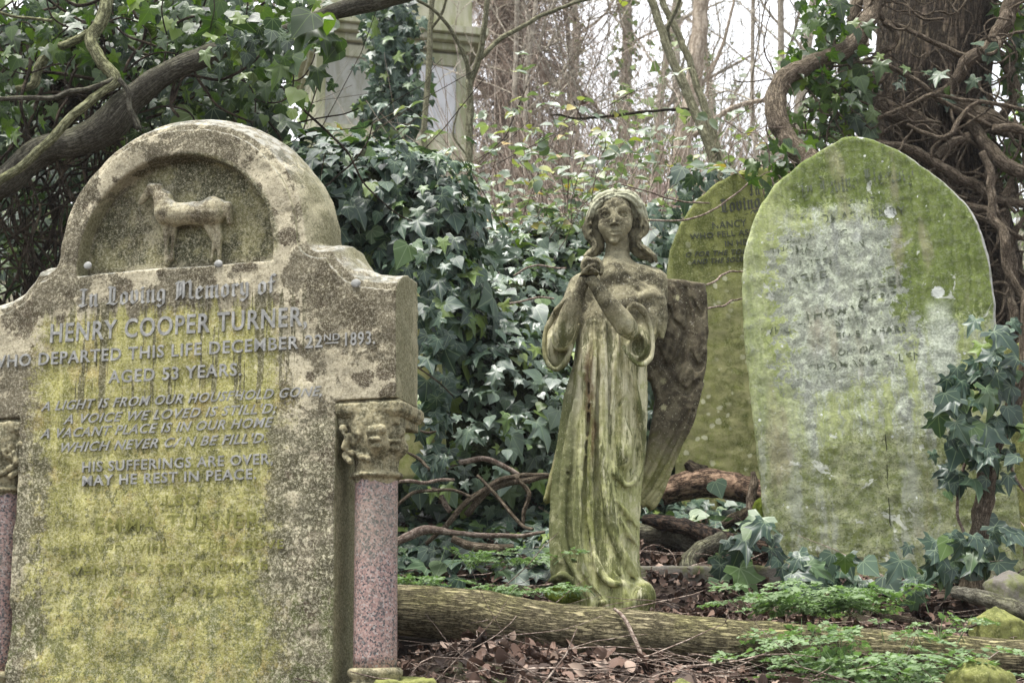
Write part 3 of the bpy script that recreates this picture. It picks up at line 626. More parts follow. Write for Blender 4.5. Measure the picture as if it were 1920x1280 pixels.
letters(hsR, uvR, mat_worn("faded_letters", (.13, .15, .10), .51, 34), [
 ("In Loving Memory", (1500, 372), (1715, 335), 34, 'b'), ("OF", (1590, 392), (1640, 386), 18, 't'), ("THOMAS HENRY", (1502, 424), (1698, 402), 17, 't'), ("BELOVED SON OF", (1475, 456), (1640, 436), 13, 'i'),
 ("THOMAS & ELLEN", (1445, 482), (1620, 462), 17, 't'), ("DIED", (1500, 502), (1560, 496), 13, 't'), ("AGED", (1478, 532), (1555, 520), 14, 't'), ("ELLEN", (1604, 545), (1710, 530), 17, 't'), ("MERCY", (1610, 568), (1700, 556), 13, 'i'),
 ("THOMAS", (1508, 600), (1620, 584), 15, 't'), ("WHO FELL ASLEEP", (1428, 630), (1625, 604), 14, 't'), ("AGED 51 YEARS", (1535, 640), (1700, 620), 12, 't'), ("SON OF", (1560, 668), (1640, 658), 12, 'i'), ("THOMAS & ELLEN", (1515, 698), (1730, 672), 14, 't')], "faded_lettering", .0016, .002)
crack(hsR, uvR, [(1659, 785), (1661, 830), (1664, 880), (1666, 930), (1669, 985)], .0012)
OLIVE = mat_headstone("olive_algae_stone", 0, 'olive')
oN = [(1450, 314), (1420, 312), (1385, 320), (1345, 340), (1305, 375), (1278, 415), (1260, 460), (1253, 510), (1254, 600), (1260, 700), (1266, 800), (1272, 900), (1278, 1000), (1720, 1000), (1710, 900), (1700, 700), (1695, 500), (1670, 430), (1620, 370), (1550, 325), (1490, 308)]
hsN, uvN = headstone("headstone", oN, 5.0, .08, .005, OLIVE, roll=.05, label="olive-green round-topped headstone half hidden behind the wide pale one", bev=.01)
DK = M("painted_black_letters", .8); DK.col((.06, .065, .05))
letters(hsN, uvN, DK.m, [("In", (1405, 368), (1426, 364), 26, 'b'), ("Loving Memory", (1350, 400), (1530, 372), 26, 'b'), ("-of-", (1396, 408), (1440, 402), 18, 'b'), ("NANCY", (1336, 430), (1400, 424), 13, 't'), ("WHO FELL ASLEEP", (1294, 449), (1440, 437), 10, 't'),
 ("IN HER", (1360, 462), (1410, 457), 10, 't'), ("O FOR THE TOUCH", (1286, 482), (1425, 474), 9, 'i'), ("AND THE SOUND", (1296, 496), (1410, 489), 9, 'i')], "dark_lettering", .0020, .008)
PINK = mat_headstone("pinkish_weathered_stone", 0, 'pink')
hsP, _ = headstone("headstone", [(1256, 340), (1235, 345), (1220, 360), (1212, 385), (1210, 420), (1212, 560), (1330, 560), (1325, 400), (1310, 360), (1285, 343)], 8.5, .09, .008, PINK, label="small pinkish round-topped headstone in the distance behind the angel", bev=.012)
MOSSY = mat_headstone("mossy_stone", 0, 'moss')
hsM, _ = headstone("headstone", [(1890, 650), (1885, 700), (1880, 800), (1885, 1000), (2080, 1000), (2080, 700), (2050, 640), (1960, 620)], 4.75, .08, .008, MOSSY, label="yellow-green mossy stone just showing behind the pale headstone's right edge", bev=.012)
hsB, _ = headstone("headstone", [(720, 520), (740, 515), (775, 540), (800, 590), (815, 660), (822, 760), (826, 900), (560, 900), (560, 560), (640, 520)], 4.2, .1, .008, OLIVE, yaw=R(10), label="mossy headstone smothered in ivy behind the right shoulder of the horse memorial", bev=.012)
# ================================================================== the praying angel
AY = 3.9
AB = P(1132, 1135, AY)
def A(px, py, d=0.0): return P(px, py, AY + d) - AB
def mat_angel(name, dark):
    m = M(name, .93, .2); c = m.co.outputs['Object']; x, y, z = m.sep(c)[:3]
    mid = m.noise(c, 22, 6, .72, .4); fine = m.noise(c, 190, 4, .75); big = m.noise(c, 6, 5, .65); strk = m.noise(m.map(c, (34, 30, 2.5)), 1, 6, .7)
    pale = m.mix(m.st(strk, .38, .6), (.30, .28, .14), (.68, .64, .44)); grn = m.mix(m.st(strk, .35, .65), (.15, .175, .035), (.40, .42, .15))
    low = m.st(m.math('ADD', z, m.math('MULTIPLY_ADD', big, .8, -.4)), .62, .28)
    colr = m.mix(m.math('MAXIMUM', m.mul(low, .75, m.st(mid, .35, .55, .4, 1)), m.mul(m.st(mid, .52, .64), .6)), pale, grn)
    # buff and brown-grey head, arms and shoulders
    up = m.st(m.math('ADD', z, m.math('MULTIPLY_ADD', mid, .12, -.06)), .69, .80) if not dark else 1.0
    upc = m.mix(m.st(mid, .38, .60), (.065, .057, .036), (.27, .245, .155)); upc = m.mix(m.mul(m.st(fine, .56, .63), .45), upc, (.44, .41, .29)); upc = m.mix(m.mul(m.st(z, .93, .96), m.st(z, 1.06, 1.03), .75), upc, m.mix(m.st(mid, .36, .62), (.23, .21, .135), (.34, .31, .20)))
    if dark: upc = m.mix(m.st(mid, .42, .62), (.055, .045, .03), (.15, .13, .085))
    dkp = m.mul(m.st(m.noise(m.map(c, (22, 22, 4), (3, 1, 7)), 1, 6, .75), .49, .57), .85); colr = m.mix(dkp, colr, (.085, .095, .032)); hl = m.mul(m.st(m.noise(m.map(c, (28, 28, 5), (8, 4, 2)), 1, 6, .8), .56, .63), .6); colr = m.mix(hl, colr, (.70, .67, .47))
    lf = m.mul(m.st(x, -.050, -.095), m.st(z, .75, .6)); colr = m.mix(m.mul(lf, m.st(mid, .3, .5, .4, .85)), colr, (.10, .11, .045)); colr = m.mix(up, colr, upc)  # robe's left flank: shade and algae both put into the colour
    if dark:
        tip = m.st(m.math('ADD', z, m.math('MULTIPLY_ADD', mid, .3, -.15)), .50, .34); colr = m.mix(tip, colr, m.mix(m.st(mid, .4, .6), (.17, .17, .06), (.36, .34, .18)))
        lw = m.math('ADD', m.vor(c, 22), m.mul(m.math('SUBTRACT', fine, .5), .6)); colr = m.mix(m.mul(m.st(lw, .24, .16), m.st(m.vor(c, 22, 'F1', 1, 'Color'), .78, .82)), colr, (.36, .34, .20))
    # rusty-brown run down the front of the robe
    sx = m.math('ABSOLUTE', m.math('ADD', x, m.math('MULTIPLY_ADD', m.noise(m.map(c, (4, 4, 9)), 1, 4, .7), .07, -.035 + .033)))
    st_ = m.mul(m.st(sx, .020, .004), m.st(z, .32, .46), m.st(z, .74, .64), m.st(strk, .36, .5)); colr = m.mix(m.mul(st_, .85 if not dark else 0.0), colr, (.12, .07, .035))
    colr = m.mix(m.mul(m.st(fine, .44, .34), .5), colr, (.07, .07, .03)); colr = m.mix(m.mul(m.st(fine, .60, .66), .5), colr, (.60, .59, .42))
    wl = m.mul(m.st(m.noise(c, 60, 4, .8), .64, .69), m.st(z, .55, .9), m.st(z, .95, .9, .25, 1)); colr = m.mix(m.mul(wl, .7), colr, (.62, .60, .52))
    m.col(colr); b1 = m.bump(m.noise(c, 70, 5, .75), .35, .004); m.bump(m.noise(c, 260, 3, .7), .5, .0015, b1)
    return m.m
hm_ = M("carved_hair_stone", .93, .2); c = hm_.co.outputs['Object']; HAIRM = hm_.m; n_ = hm_.noise(c, 26, 6, .75)
hc = hm_.mix(hm_.st(n_, .36, .6), (.055, .05, .032), (.24, .22, .14)); hc = hm_.mix(hm_.mul(hm_.st(hm_.sep(c)[2], 1.075, 1.10), hm_.st(n_, .35, .5)), hc, (.46, .46, .33)); hm_.col(hc); hm_.bump(hm_.noise(c, 200, 4, .75), .6, .003)
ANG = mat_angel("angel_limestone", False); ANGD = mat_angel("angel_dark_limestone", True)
def build_angel():
    root = empty("angel_statue", AB, label="praying stone angel child in a long robe, one wing broken off square, head tilted up", cat="statue")
    S = SDF((-.20, -.26, -.04), (.19, .20, 1.20), .0025)
    rows = np.array([(505, 1120, 1205, .055, .01), (520, 1092, 1236, .066, .01), (560, 1088, 1236, .074, .01), (620, 1084, 1222, .082, .0), (680, 1076, 1213, .085, .0), (740, 1060, 1214, .09, .0), (800, 1053, 1210, .093, .0), (860, 1045, 1203, .093, .0),
                     (920, 1038, 1197, .093, .0), (980, 1033, 1194, .096, .0), (1040, 1032, 1194, .10, -.002), (1090, 1034, 1198, .108, -.005), (1132, 1060, 1205, .110, -.01)], float)
    zr = np.array([A(1140, r[0])[2] for r in rows])[::-1]; xl = np.array([A(r[1], r[0])[0] for r in rows])[::-1]; xr = np.array([A(r[2], r[0])[0] for r in rows])[::-1]
    ry = rows[::-1, 3]; cy = rows[::-1, 4]
    Z = S.ax[2]; f = lambda a: np.interp(Z, zr, a)[None, None, :]
    XL, XR, RY, CY = f(xl), f(xr), f(ry), f(cy); X = S.ax[0][:, None, None]; Y = S.ax[1][None, :, None]
    CX = (XL + XR) / 2; RX = (XR - XL) / 2
    nx, ny = (X - CX) / RX, (Y - CY) / RY; ang = np.arctan2(nx, -ny)
    k0 = (np.abs(nx) ** 2.3 + np.abs(ny) ** 2.3) ** (1 / 2.3)
    zz = Z[None, None, :]; amp = .0042 * sstep(zz, .70, .45)
    wob = amp * (1.5 - 3.0 * np.abs(np.sin(ang * 3.6 + 1.2 + zz * 1.6)) + np.sin(ang * 12 - zz * 3.1) * .45)
    e = (k0 - 1) * np.minimum(RX, RY) * .95 - wob
    e = np.maximum(e, np.maximum(zz - A(1140, 512)[2], -.02 - zz))
    S.d[:] = np.clip(e, -.06, .5).astype(np.float32)
    def D(px, py, off=0.0):
        p = A(px, py, -.08); z = p[2]; a, b, r, c = (np.interp(z, zr, q) for q in (xl, xr, ry, cy)); cx, rx = (a + b) / 2, (b - a) / 2
        u = np.clip(abs((p[0] - cx) / rx), 0, .97); d = c - r * (1 - u ** 2.3) ** (1 / 2.3)
        p = A(px, py, d - off); return tuple(p)
    z4 = lambda a, b: (980 + a / 2.666, 700 + b / 2.666)
    def fold(pts, r, off=0.0, k=.012, sub=False):
        q = []
        for i, (a, b) in enumerate(pts):
            t = i / (len(pts) - 1); rr = r * (.08 + .92 * math.sin(math.pi * min(max(t * .9 + .08, 0), 1)))
            q.append((*D(*z4(a, b), (off + .0005) if sub else off + .0035), rr * (1.45 if sub else 1.12)))
        S.path(q, None, k * .7, sub, n=len(q) * 5)
    # raised folds of the robe
    fold([(262, 130), (232, 300), (212, 450), (200, 700), (212, 880), (250, 980), (330, 1110)], .011, .002)
    fold([(300, -120), (310, 0), (318, 150), (300, 330), (282, 600), (272, 780), (285, 930), (330, 1030), (400, 1120)], .012, .002)
    fold([(355, -260), (362, -100), (352, 100), (345, 330), (338, 600), (345, 780), (372, 930), (440, 1050)], .011, .001)
    fold([(410, -260), (408, -100), (402, 120), (404, 350), (412, 520), (432, 680), (462, 830), (510, 950), (585, 1045)], .014, .004)
    fold([(480, -200), (470, -60), (455, 60), (440, 210)], .008, .001)
    fold([(545, -150), (560, 40), (585, 200), (600, 330), (585, 470), (545, 548), (500, 545), (450, 470)], .010, .003)
    fold([(430, 430), (460, 500), (520, 548)], .010, .003)
    fold([(470, 640), (520, 700), (575, 770)], .007, .001); fold([(480, 720), (530, 800), (575, 860)], .006, .0); fold([(465, 820), (520, 930), (590, 1030)], .010, .004)
    fold([(355, 905), (375, 960), (400, 1010), (460, 1050), (585, 1050)], .010, .006)
    fold([(240, 200), (238, 380), (232, 520)], .007, .0); fold([(130, 1040), (170, 1020), (220, 1010), (300, 1100)], .009, .004)
    fold([(500, 240), (530, 330), (520, 430)], .012, -.004, .02); fold([(490, 300), (500, 400), (500, 480)], .022, -.012, .03)
    # deep grooves
    fold([(382, -200), (382, 0), (377, 200), (372, 400), (372, 560), (388, 700), (422, 860), (450, 970), (500, 1030)], .0075, .003, .006, True)
    fold([(330, -60), (334, 150), (322, 350), (308, 600), (305, 780), (330, 950)], .0055, .003, .008, True)
    fold([(560, 55), (520, 110), (470, 170), (440, 215)], .004, .003, .004, True)
    fold([(230, 640), (240, 820), (290, 980)], .007, .003, .008, True); fold([(420, 620), (440, 760), (500, 900)], .005, .002, .006, True)
    fold([(205, 480), (240, 510), (275, 535)], .0035, .003, .003, True); fold([(595, 480), (560, 570), (490, 585), (460, 560)], .005, .002, .005, True)
    # chest, shoulders, neck
    def cp(a, b, ra, rb=None, k=.02, **kw): S.cap(A(*a), A(*b), ra, rb, k, **kw)
    cp((1158, 512, -.01), (1222, 528, .0), .041, .041, .03); cp((1150, 516, -.01), (1096, 540, .0), .040, .036, .03)
    cp((1158, 455, .0), (1157, 512, .0), .033, .037, .03); cp((1150, 515, -.045), (1118, 524, -.03), .006, .004, .01); cp((1168, 515, -.045), (1205, 520, -.03), .006, .004, .01)
    S.ell(A(1172, 572, -.050), (.038, .020, .035), .03)
    # viewer-left sleeve: cloth over the upper arm, hanging open below the elbow
    cp((1092, 545, .0), (1062, 598, -.02), .040, .036, .025); cp((1062, 598, -.02), (1042, 640, -.02), .036, .030, .03); cp((1042, 640, -.02), (1043, 668, -.02), .030, .028, .02)
    S.ell(A(1048, 655, -.035), (.036, .040, .058), .012); S.ell(A(1052, 662, -.095), (.026, .045, .036), .004, True)
    S.path([(*A(*p[:3]), p[3]) for p in [(1084, 535, -.045, .008), (1060, 564, -.070, .008), (1040, 590, -.075, .009), (1023, 622, -.074, .007), (1021, 660, -.074, .0055), (1028, 684, -.074, .006), (1044, 692, -.078, .0065), (1062, 673, -.086, .006), (1076, 640, -.09, .006), (1084, 610, -.085, .006)]], None, .008)
    for p in [((1062, 560), (1040, 588)), ((1070, 566), (1052, 592))]: S.path([(*A(p[0][0], p[0][1], -.085), .004), (*A(p[1][0] + 2, p[1][1] - 8, -.09), .005), (*A(p[1][0], p[1][1], -.085), .004)], None, .006)
    # viewer-right sleeve and the pointed end of the shawl
    cp((1232, 540, .0), (1212, 600, -.03), .036, .040, .025); cp((1212, 600, -.03), (1205, 650, -.035), .038, .030, .02)
    S.ell(A(1198, 645, -.055), (.034, .045, .052), .012); S.ell(A(1196, 646, -.115), (.024, .050, .036), .004, True)
    S.path([(*A(*p[:3]), p[3]) for p in [(1174, 585, -.130, .006), (1188, 571, -.135, .008), (1205, 582, -.125, .009), (1217, 606, -.112, .0075), (1224, 640, -.108, .006), (1221, 668, -.108, .006), (1205, 683, -.112, .007), (1187, 676, -.116, .0065), (1170, 650, -.112, .006)]], None, .008)
    S.path([(*A(*p[:3]), p[3]) for p in [(1180, 572, -.075, .006), (1202, 556, -.070, .009), (1228, 554, -.055, .011), (1242, 576, -.040, .012), (1244, 606, -.040, .010), (1242, 632, -.042, .005)]], None, .020)
    S.path([(*A(*p[:3]), p[3]) for p in [(1202, 532, -.06, .005), (1222, 546, -.052, .007), (1240, 552, -.035, .006)]], None, .012)
    for pts in ([(1178, 516, -.040, .004), (1205, 526, -.045, .006), (1230, 546, -.042, .006), (1240, 572, -.036, .005)], [(1172, 526, -.050, .004), (1196, 538, -.060, .006), (1216, 556, -.062, .005)], [(1240, 560, -.030, .004), (1243, 590, -.030, .006), (1236, 620, -.045, .005)], [(1222, 560, -.062, .004), (1232, 590, -.058, .005), (1228, 626, -.066, .004)]): S.path([(*A(*p[:3]), p[3]) for p in pts], None, .006)
    # bare forearms, narrower at the wrist
    S.path([(*A(*p[:3]), p[3]) for p in [(1053, 640, -.085, .0275), (1058, 622, -.10, .031), (1068, 592, -.12, .0285), (1082, 556, -.145, .0215), (1094, 528, -.158, .0165)]], None, .006)
    S.path([(*A(*p[:3]), p[3]) for p in [(1182, 620, -.115, .026), (1170, 606, -.13, .030), (1150, 582, -.147, .027), (1128, 552, -.163, .021), (1111, 528, -.172, .0165)]], None, .004)
    # hem over the rough foot of the block
    S.ell(A(1200, 1118, -.03), (.042, .07, .045), .012); S.cap(A(1085, 1135, -.03), A(1190, 1140, -.03), .05, .05, .02)
    S.ell(A(1160, 1128, -.085), (.016, .03, .012), .006); S.ell(A(1128, 1129, -.10), (.016, .03, .012), .006)
    sl = np.abs(S.d) < .012; I = np.argwhere(sl); pw = S.lo + I * S.vox
    S.d[sl] += (.0010 * fbm(pw, 70, 2, 3) * (pw[:, 2] < 1.02) + .0012 * fbm(pw, 25, 2, 5) + .0012 * np.clip(vnoise(pw, 90, 8) - .4, 0, 1)).astype(np.float32)
    Vb, Fb = S.mesh()
    lo_, hi_ = A(1100, 475), A(1210, 348)
    S = SDF((lo_[0], -.10, lo_[2]), (hi_[0], .08, hi_[2]), .0014)
    cp((1158, 455, .0), (1157, 512, .0), .033, .037, .03)
    # head
    hd = -.004
    S.ell(A(1155, 402, .004), (.052, .062, .060), .008); S.ell(A(1153, 414, -.022), (.0485, .046, .052), .012); S.ell(A(1152, 437, -.030), (.034, .034, .030), .016); S.ell(A(1151, 451, -.050), (.0125, .013, .011), .010)
    S.ell(A(1133, 424, -.042), (.017, .017, .019), .012); S.ell(A(1173, 422, -.042), (.017, .017, .019), .012); S.ell(A(1153, 385, -.035), (.040, .030, .022), .014)
    for ex, ey in ((1135.0, 402.5), (1168.5, 400.5)):
        sgn = -1 if ex < 1150 else 1
        S.ell(A(ex + sgn, ey - 1, -.0640), (.0170, .0160, .0120), .004, True)
        S.ell(A(ex, ey, -.0475), (.0110, .0098, .0090), .0003)
        S.path([(*A(ex - 9.5, ey + 1, -.0510), .0016), (*A(ex - 4, ey - 5, -.0575), .0024), (*A(ex + 4, ey - 5, -.0575), .0024), (*A(ex + 9.5, ey + 1, -.0510), .0016)], None, .0008, n=12)
        S.path([(*A(ex - 8, ey + 2, -.0525), .0013), (*A(ex, ey + 4.8, -.0560), .0017), (*A(ex + 8, ey + 2, -.0525), .0013)], None, .002, n=10)
        S.ell(A(ex + .5, ey - .5, -.0580), (.0046, .0055, .0046), .0003, True)
        S.path([(*A(ex - 12 * sgn, ey - 8, -.0585), .0030), (*A(ex, ey - 12, -.0570), .0036), (*A(ex + 12 * sgn, ey - 7, -.0455), .0030)], None, .010, n=12)
    S.path([(*A(1151, 392, -.0560), .0048), (*A(1151.5, 404, -.0635), .0042), (*A(1152, 413, -.0705), .0050), (*A(1152.3, 418, -.0750), .0062)], None, .006, n=10)
    S.ell(A(1146.5, 420.5, -.0665), (.0052, .007, .0042), .003); S.ell(A(1158, 419.8, -.0665), (.0052, .007, .0042), .003)
    for q in (1148.5, 1156): S.ell(A(q, 423, -.0725), (.0030, .005, .0026), .001, True)
    S.ell(A(1152, 435, -.050), (.018, .014, .013), .008)
    S.path([(*A(1142, 435.6, -.0570), .0020), (*A(1147, 432, -.0640), .0032), (*A(1152, 432.8, -.0660), .0028), (*A(1157, 431.6, -.0640), .0032), (*A(1163, 434, -.0560), .0020)], None, .002, n=14)
    S.path([(*A(1144, 437.5, -.0580), .0020), (*A(1152, 440, -.0645), .0038), (*A(1160.5, 437, -.0580), .0020)], None, .002, n=10)
    S.path([(*A(1141, 435.3, -.0605), .0018), (*A(1152, 436.2, -.0690), .0026), (*A(1164, 434.7, -.0600), .0018)], None, .0006, True, n=10)
    S.path([(*A(1145, 446, -.0610), .003), (*A(1152, 446.5, -.0640), .0035), (*A(1158, 446, -.0610), .003)], None, .004, True, n=6)
    def wear(a, s_):
        sl = np.abs(S.d) < .006; I = np.argwhere(sl); pw = S.lo + I * S.vox
        S.d[sl] += (a * fbm(pw, s_, 3, 3) + a * np.clip(vnoise(pw, 150, 8) - .35, 0, 1)).astype(np.float32)
    wear(.0007, 70); Vh, Fh = S.mesh()
    lo_, hi_ = A(1078, 545), A(1145, 470)
    S = SDF((lo_[0], -.23, lo_[2]), (hi_[0], -.11, hi_[2]), .0014)
    S.path([(*A(*p[:3]), p[3]) for p in [(1088, 540, -.152, .0175), (1094, 526, -.158, .0163)]], None, .006)
    S.path([(*A(*p[:3]), p[3]) for p in [(1118, 538, -.168, .0175), (1111, 526, -.172, .0163)]], None, .004)
    # clasped hands: two palms, ten fingers
    cp((1096, 524, -.160), (1103, 501, -.163), .0155, .014, .006, sc=(1, .8, 1)); cp((1111, 524, -.172), (1113, 502, -.170), .0155, .014, .006, sc=(1, .8, 1))
    S.ell(A(1109.5, 499, -.170), (.0255, .025, .021), .014)
    B = lambda x, y, d: A(1110 + (x - 1110) * .96, 504 + (y - 504) * .96, d - .001)
    for i in range(4):
        dd = -.189 + .0122 * i; u_ = .8 * i
        S.path([(*B(1113 - i, 489 - u_, dd), .0060), (*B(1103 - i, 486.5 - u_, dd - .001), .0066), (*B(1094.5, 491 - u_, dd + .001), .0060), (*B(1091.5, 501 - u_, dd + .002), .0058), (*B(1094, 510, dd + .003), .0048)], None, .0012, n=14)
        S.path([(*B(1107 + i, 490 - u_, dd + .004), .0056), (*B(1118, 487.5 - u_, dd), .0064), (*B(1126.5, 494 - u_, dd + .001), .0060), (*B(1129.5, 505, dd + .002), .0056), (*B(1127, 515, dd + .003), .0046)], None, .0012, n=14)
    S.path([(*A(1093, 520, -.174), .0080), (*A(1098, 507, -.190), .0070), (*A(1108, 499, -.196), .0060), (*A(1114, 497, -.196), .0048)], None, .0015, n=10)
    S.path([(*A(1121, 522, -.182), .0078), (*A(1118, 511, -.193), .0068), (*A(1110, 505, -.199), .0055)], None, .0015, n=8)
    wear(.0006, 90); Vk, Fk = S.mesh()
    n1, n2 = len(Vb), len(Vb) + len(Vh)
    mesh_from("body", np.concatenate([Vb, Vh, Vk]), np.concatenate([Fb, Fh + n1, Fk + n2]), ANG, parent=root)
    # hair
    S = SDF((-.12, -.11, .86), (.18, .12, 1.17), .002)
    S.ell(A(1156, 394, .014), (.060, .066, .058), .008); S.ell(A(1156, 425, .045), (.055, .035, .06), .02)
    def hair(pts, k=.005): S.path([(*A(*p[:3]), p[3]) for p in pts], None, k, n=len(pts) * 6)
    hair([(1157, 366, -.050, .008), (1142, 369, -.054, .010), (1126, 378, -.048, .011), (1113, 392, -.036, .011), (1108, 408, -.026, .010), (1101, 424, -.022, .011), (1102, 438, -.020, .010), (1113, 452, -.023, .009), (1115, 464, -.028, .009), (1106, 473, -.036, .009), (1097, 480, -.048, .006)])
    hair([(1155, 360, -.036, .010), (1134, 364, -.038, .010), (1116, 377, -.03, .010), (1107, 396, -.016, .010), (1104, 412, -.006, .011), (1097, 430, -.004, .010), (1105, 448, -.006, .011), (1117, 462, -.012, .012), (1113, 474, -.022, .010), (1101, 484, -.028, .007)])
    hair([(1158, 366, -.050, .008), (1174, 367, -.054, .010), (1189, 375, -.048, .011), (1199, 389, -.036, .011), (1202, 405, -.026, .010), (1210, 420, -.022, .011), (1209, 434, -.020, .011), (1198, 446, -.022, .009), (1198, 458, -.025, .010), (1210, 468, -.03, .010), (1224, 478, -.03, .009), (1231, 490, -.025, .006)])
    hair([(1160, 360, -.036, .010), (1182, 363, -.038, .010), (1197, 376, -.03, .010), (1206, 393, -.016, .010), (1208, 410, -.008, .011), (1203, 428, -.008, .011), (1194, 444, -.010, .012), (1196, 462, -.012, .013), (1208, 474, -.014, .011), (1221, 488, -.014, .009)])
    hair([(1110, 396, -.03, .006), (1105, 412, -.034, .006), (1109, 428, -.032, .005), (1106, 444, -.03, .006), (1117, 458, -.034, .006), (1110, 470, -.044, .005)], .002)
    hair([(1204, 396, -.03, .006), (1205, 412, -.034, .006), (1203, 428, -.034, .006), (1204, 440, -.032, .006), (1193, 452, -.034, .006), (1203, 464, -.040, .006), (1217, 474, -.040, .005)], .002)
    hair([(1122, 400, .0, .016), (1117, 430, .002, .018), (1124, 460, .004, .016), (1120, 474, .0, .012)], .01); hair([(1190, 400, .0, .016), (1190, 430, .002, .018), (1188, 460, .004, .018), (1200, 476, .0, .014), (1214, 482, .0, .012)], .01)
    for a in np.linspace(-1.25, 1.25, 11):
        q = []
        for t in np.linspace(0, 1, 6):
            th = a; ph = -.95 + t * 1.9; q.append((*(A(1156, 394, .014) + np.array((.061 * math.sin(th + .12 * math.sin(t * 7)) * math.cos(ph * .5), .064 * math.sin(ph) * abs(math.cos(th)) + 0.0, .058 * math.cos(th) * math.cos(ph * .6)))), .0035))
        S.path(q, None, .004, n=20)
    S.ell(A(1153.5, 416, -.046), (.0500, .040, .058), .003, True)
    for pts in [[(1154, 363, -.058), (1136, 369, -.062), (1119, 382, -.054), (1109, 398, -.044), (1104, 416, -.034)], [(1160, 363, -.058), (1178, 367, -.062), (1193, 380, -.054), (1203, 396, -.044), (1210, 418, -.034)],
                [(1108, 424, -.034), (1102, 438, -.034), (1113, 456, -.037), (1112, 470, -.045)], [(1206, 424, -.034), (1201, 440, -.036), (1192, 450, -.035), (1203, 466, -.043), (1222, 482, -.042)]]:
        S.path([(*A(*p), .0034) for p in pts], None, .002, True, n=24)
    sl = np.abs(S.d) < .012; I = np.argwhere(sl); pw = S.lo + I * S.vox; S.d[sl] += (.0012 * fbm(pw, 60, 3, 3) + .0032 * np.abs(fbm(pw * np.array((1, 1, .28)), 120, 2, 6))).astype(np.float32)
    V, F = S.mesh(); mesh_from("hair", V, F, HAIRM, parent=root, label="wavy carved hair falling to the shoulders")
    # wings
    def wing(name, outline, y0, y1, feathers, grooves, label):
        pts = np.array([A(a, b, y0)[[0, 2]] for a, b in outline]); lo = pts.min(0) - .02; hi = pts.max(0) + .02
        S = SDF((lo[0], y0 - .04, lo[1]), (hi[0], y1 + .05, hi[1]), .003)
        X, Z = np.meshgrid(S.ax[0], S.ax[2], indexing='ij'); d2 = poly_sdf(pts, X, Z)[:, None, :]; T = S.ax[1][None, :, None]
        cen = y0 + (y1 - y0) * .6; th = (y1 - y0) / 2; b = .010
        qx = d2 + b; qt = np.abs(T - cen) - th + b
        S.d[:] = np.sqrt(np.maximum(qx, 0) ** 2 + np.maximum(qt, 0) ** 2) + np.minimum(np.maximum(qx, qt), 0) - b
        fr = cen - th
        for f in feathers: S.path([(*A(a, b_, fr + .004), r) for a, b_, r in f], None, .004, n=16, sc=(1, 1.0, 1))
        for gq in grooves: S.path([(*A(a, b_, fr - .001), r * 1.9) for a, b_, r in gq], None, .003, True, n=16)
        sl = np.abs(S.d) < .012; I = np.argwhere(sl); pw = S.lo + I * S.vox; S.d[sl] += (.0015 * fbm(pw, 40, 3, 3)).astype(np.float32)
        V, F = S.mesh(); mesh_from(name, V, F, ANGD, parent=root, label=label)
    wing("wing", [(1215, 515), (1250, 519), (1290, 524), (1325, 529), (1328, 565), (1330, 620), (1324, 690), (1313, 740), (1303, 765), (1292, 800), (1276, 845), (1258, 890), (1245, 925), (1232, 950), (1221, 957), (1214, 947), (1206, 950), (1198, 942), (1188, 944), (1184, 938), (1196, 905), (1208, 870), (1216, 830), (1226, 780), (1230, 740), (1222, 712), (1205, 700)],
         .035, .085, [[(1300, 690, .006), (1270, 780, .011), (1238, 850, .011), (1205, 915, .012), (1190, 936, .008)], [(1312, 720, .006), (1285, 800, .010), (1255, 860, .011), (1222, 920, .011), (1203, 942, .008)], [(1318, 720, .004), (1296, 790, .007), (1268, 850, .009), (1240, 910, .010), (1222, 946, .008)],
                      [(1262, 540, .008), (1272, 600, .012), (1262, 660, .012), (1240, 700, .009)], [(1300, 545, .008), (1310, 610, .013), (1305, 670, .012), (1282, 712, .009)], [(1318, 620, .006), (1318, 680, .010), (1300, 730, .009)], [(1245, 580, .006), (1250, 640, .009), (1232, 690, .008)]],
         [[(1240, 560, .003), (1256, 590, .005), (1246, 615, .003)], [(1262, 600, .003), (1284, 625, .005), (1272, 655, .003)], [(1296, 560, .003), (1312, 590, .005), (1322, 570, .003)], [(1290, 650, .003), (1308, 690, .006), (1322, 665, .003)], [(1232, 650, .003), (1250, 690, .006), (1268, 672, .003)], [(1255, 700, .004), (1285, 735, .006), (1310, 712, .003)], [(1285, 540, .003), (1292, 600, .005), (1285, 660, .005), (1262, 706, .004)], [(1290, 770, .003), (1262, 830, .004), (1230, 892, .004), (1205, 932, .003)], [(1300, 770, .003), (1276, 840, .004), (1246, 905, .004), (1214, 945, .003)]],
         "dark broad wing with a flat broken top and long feather tips")
    wing("wing", [(1080, 780), (1062, 820), (1040, 875), (1024, 920), (1018, 938), (1024, 944), (1036, 938), (1060, 890), (1085, 830), (1100, 780)], .05, .08, [[(1050, 830, .007), (1036, 890, .008), (1024, 935, .007)]], [], "sliver of the far wing behind the robe")
build_angel()
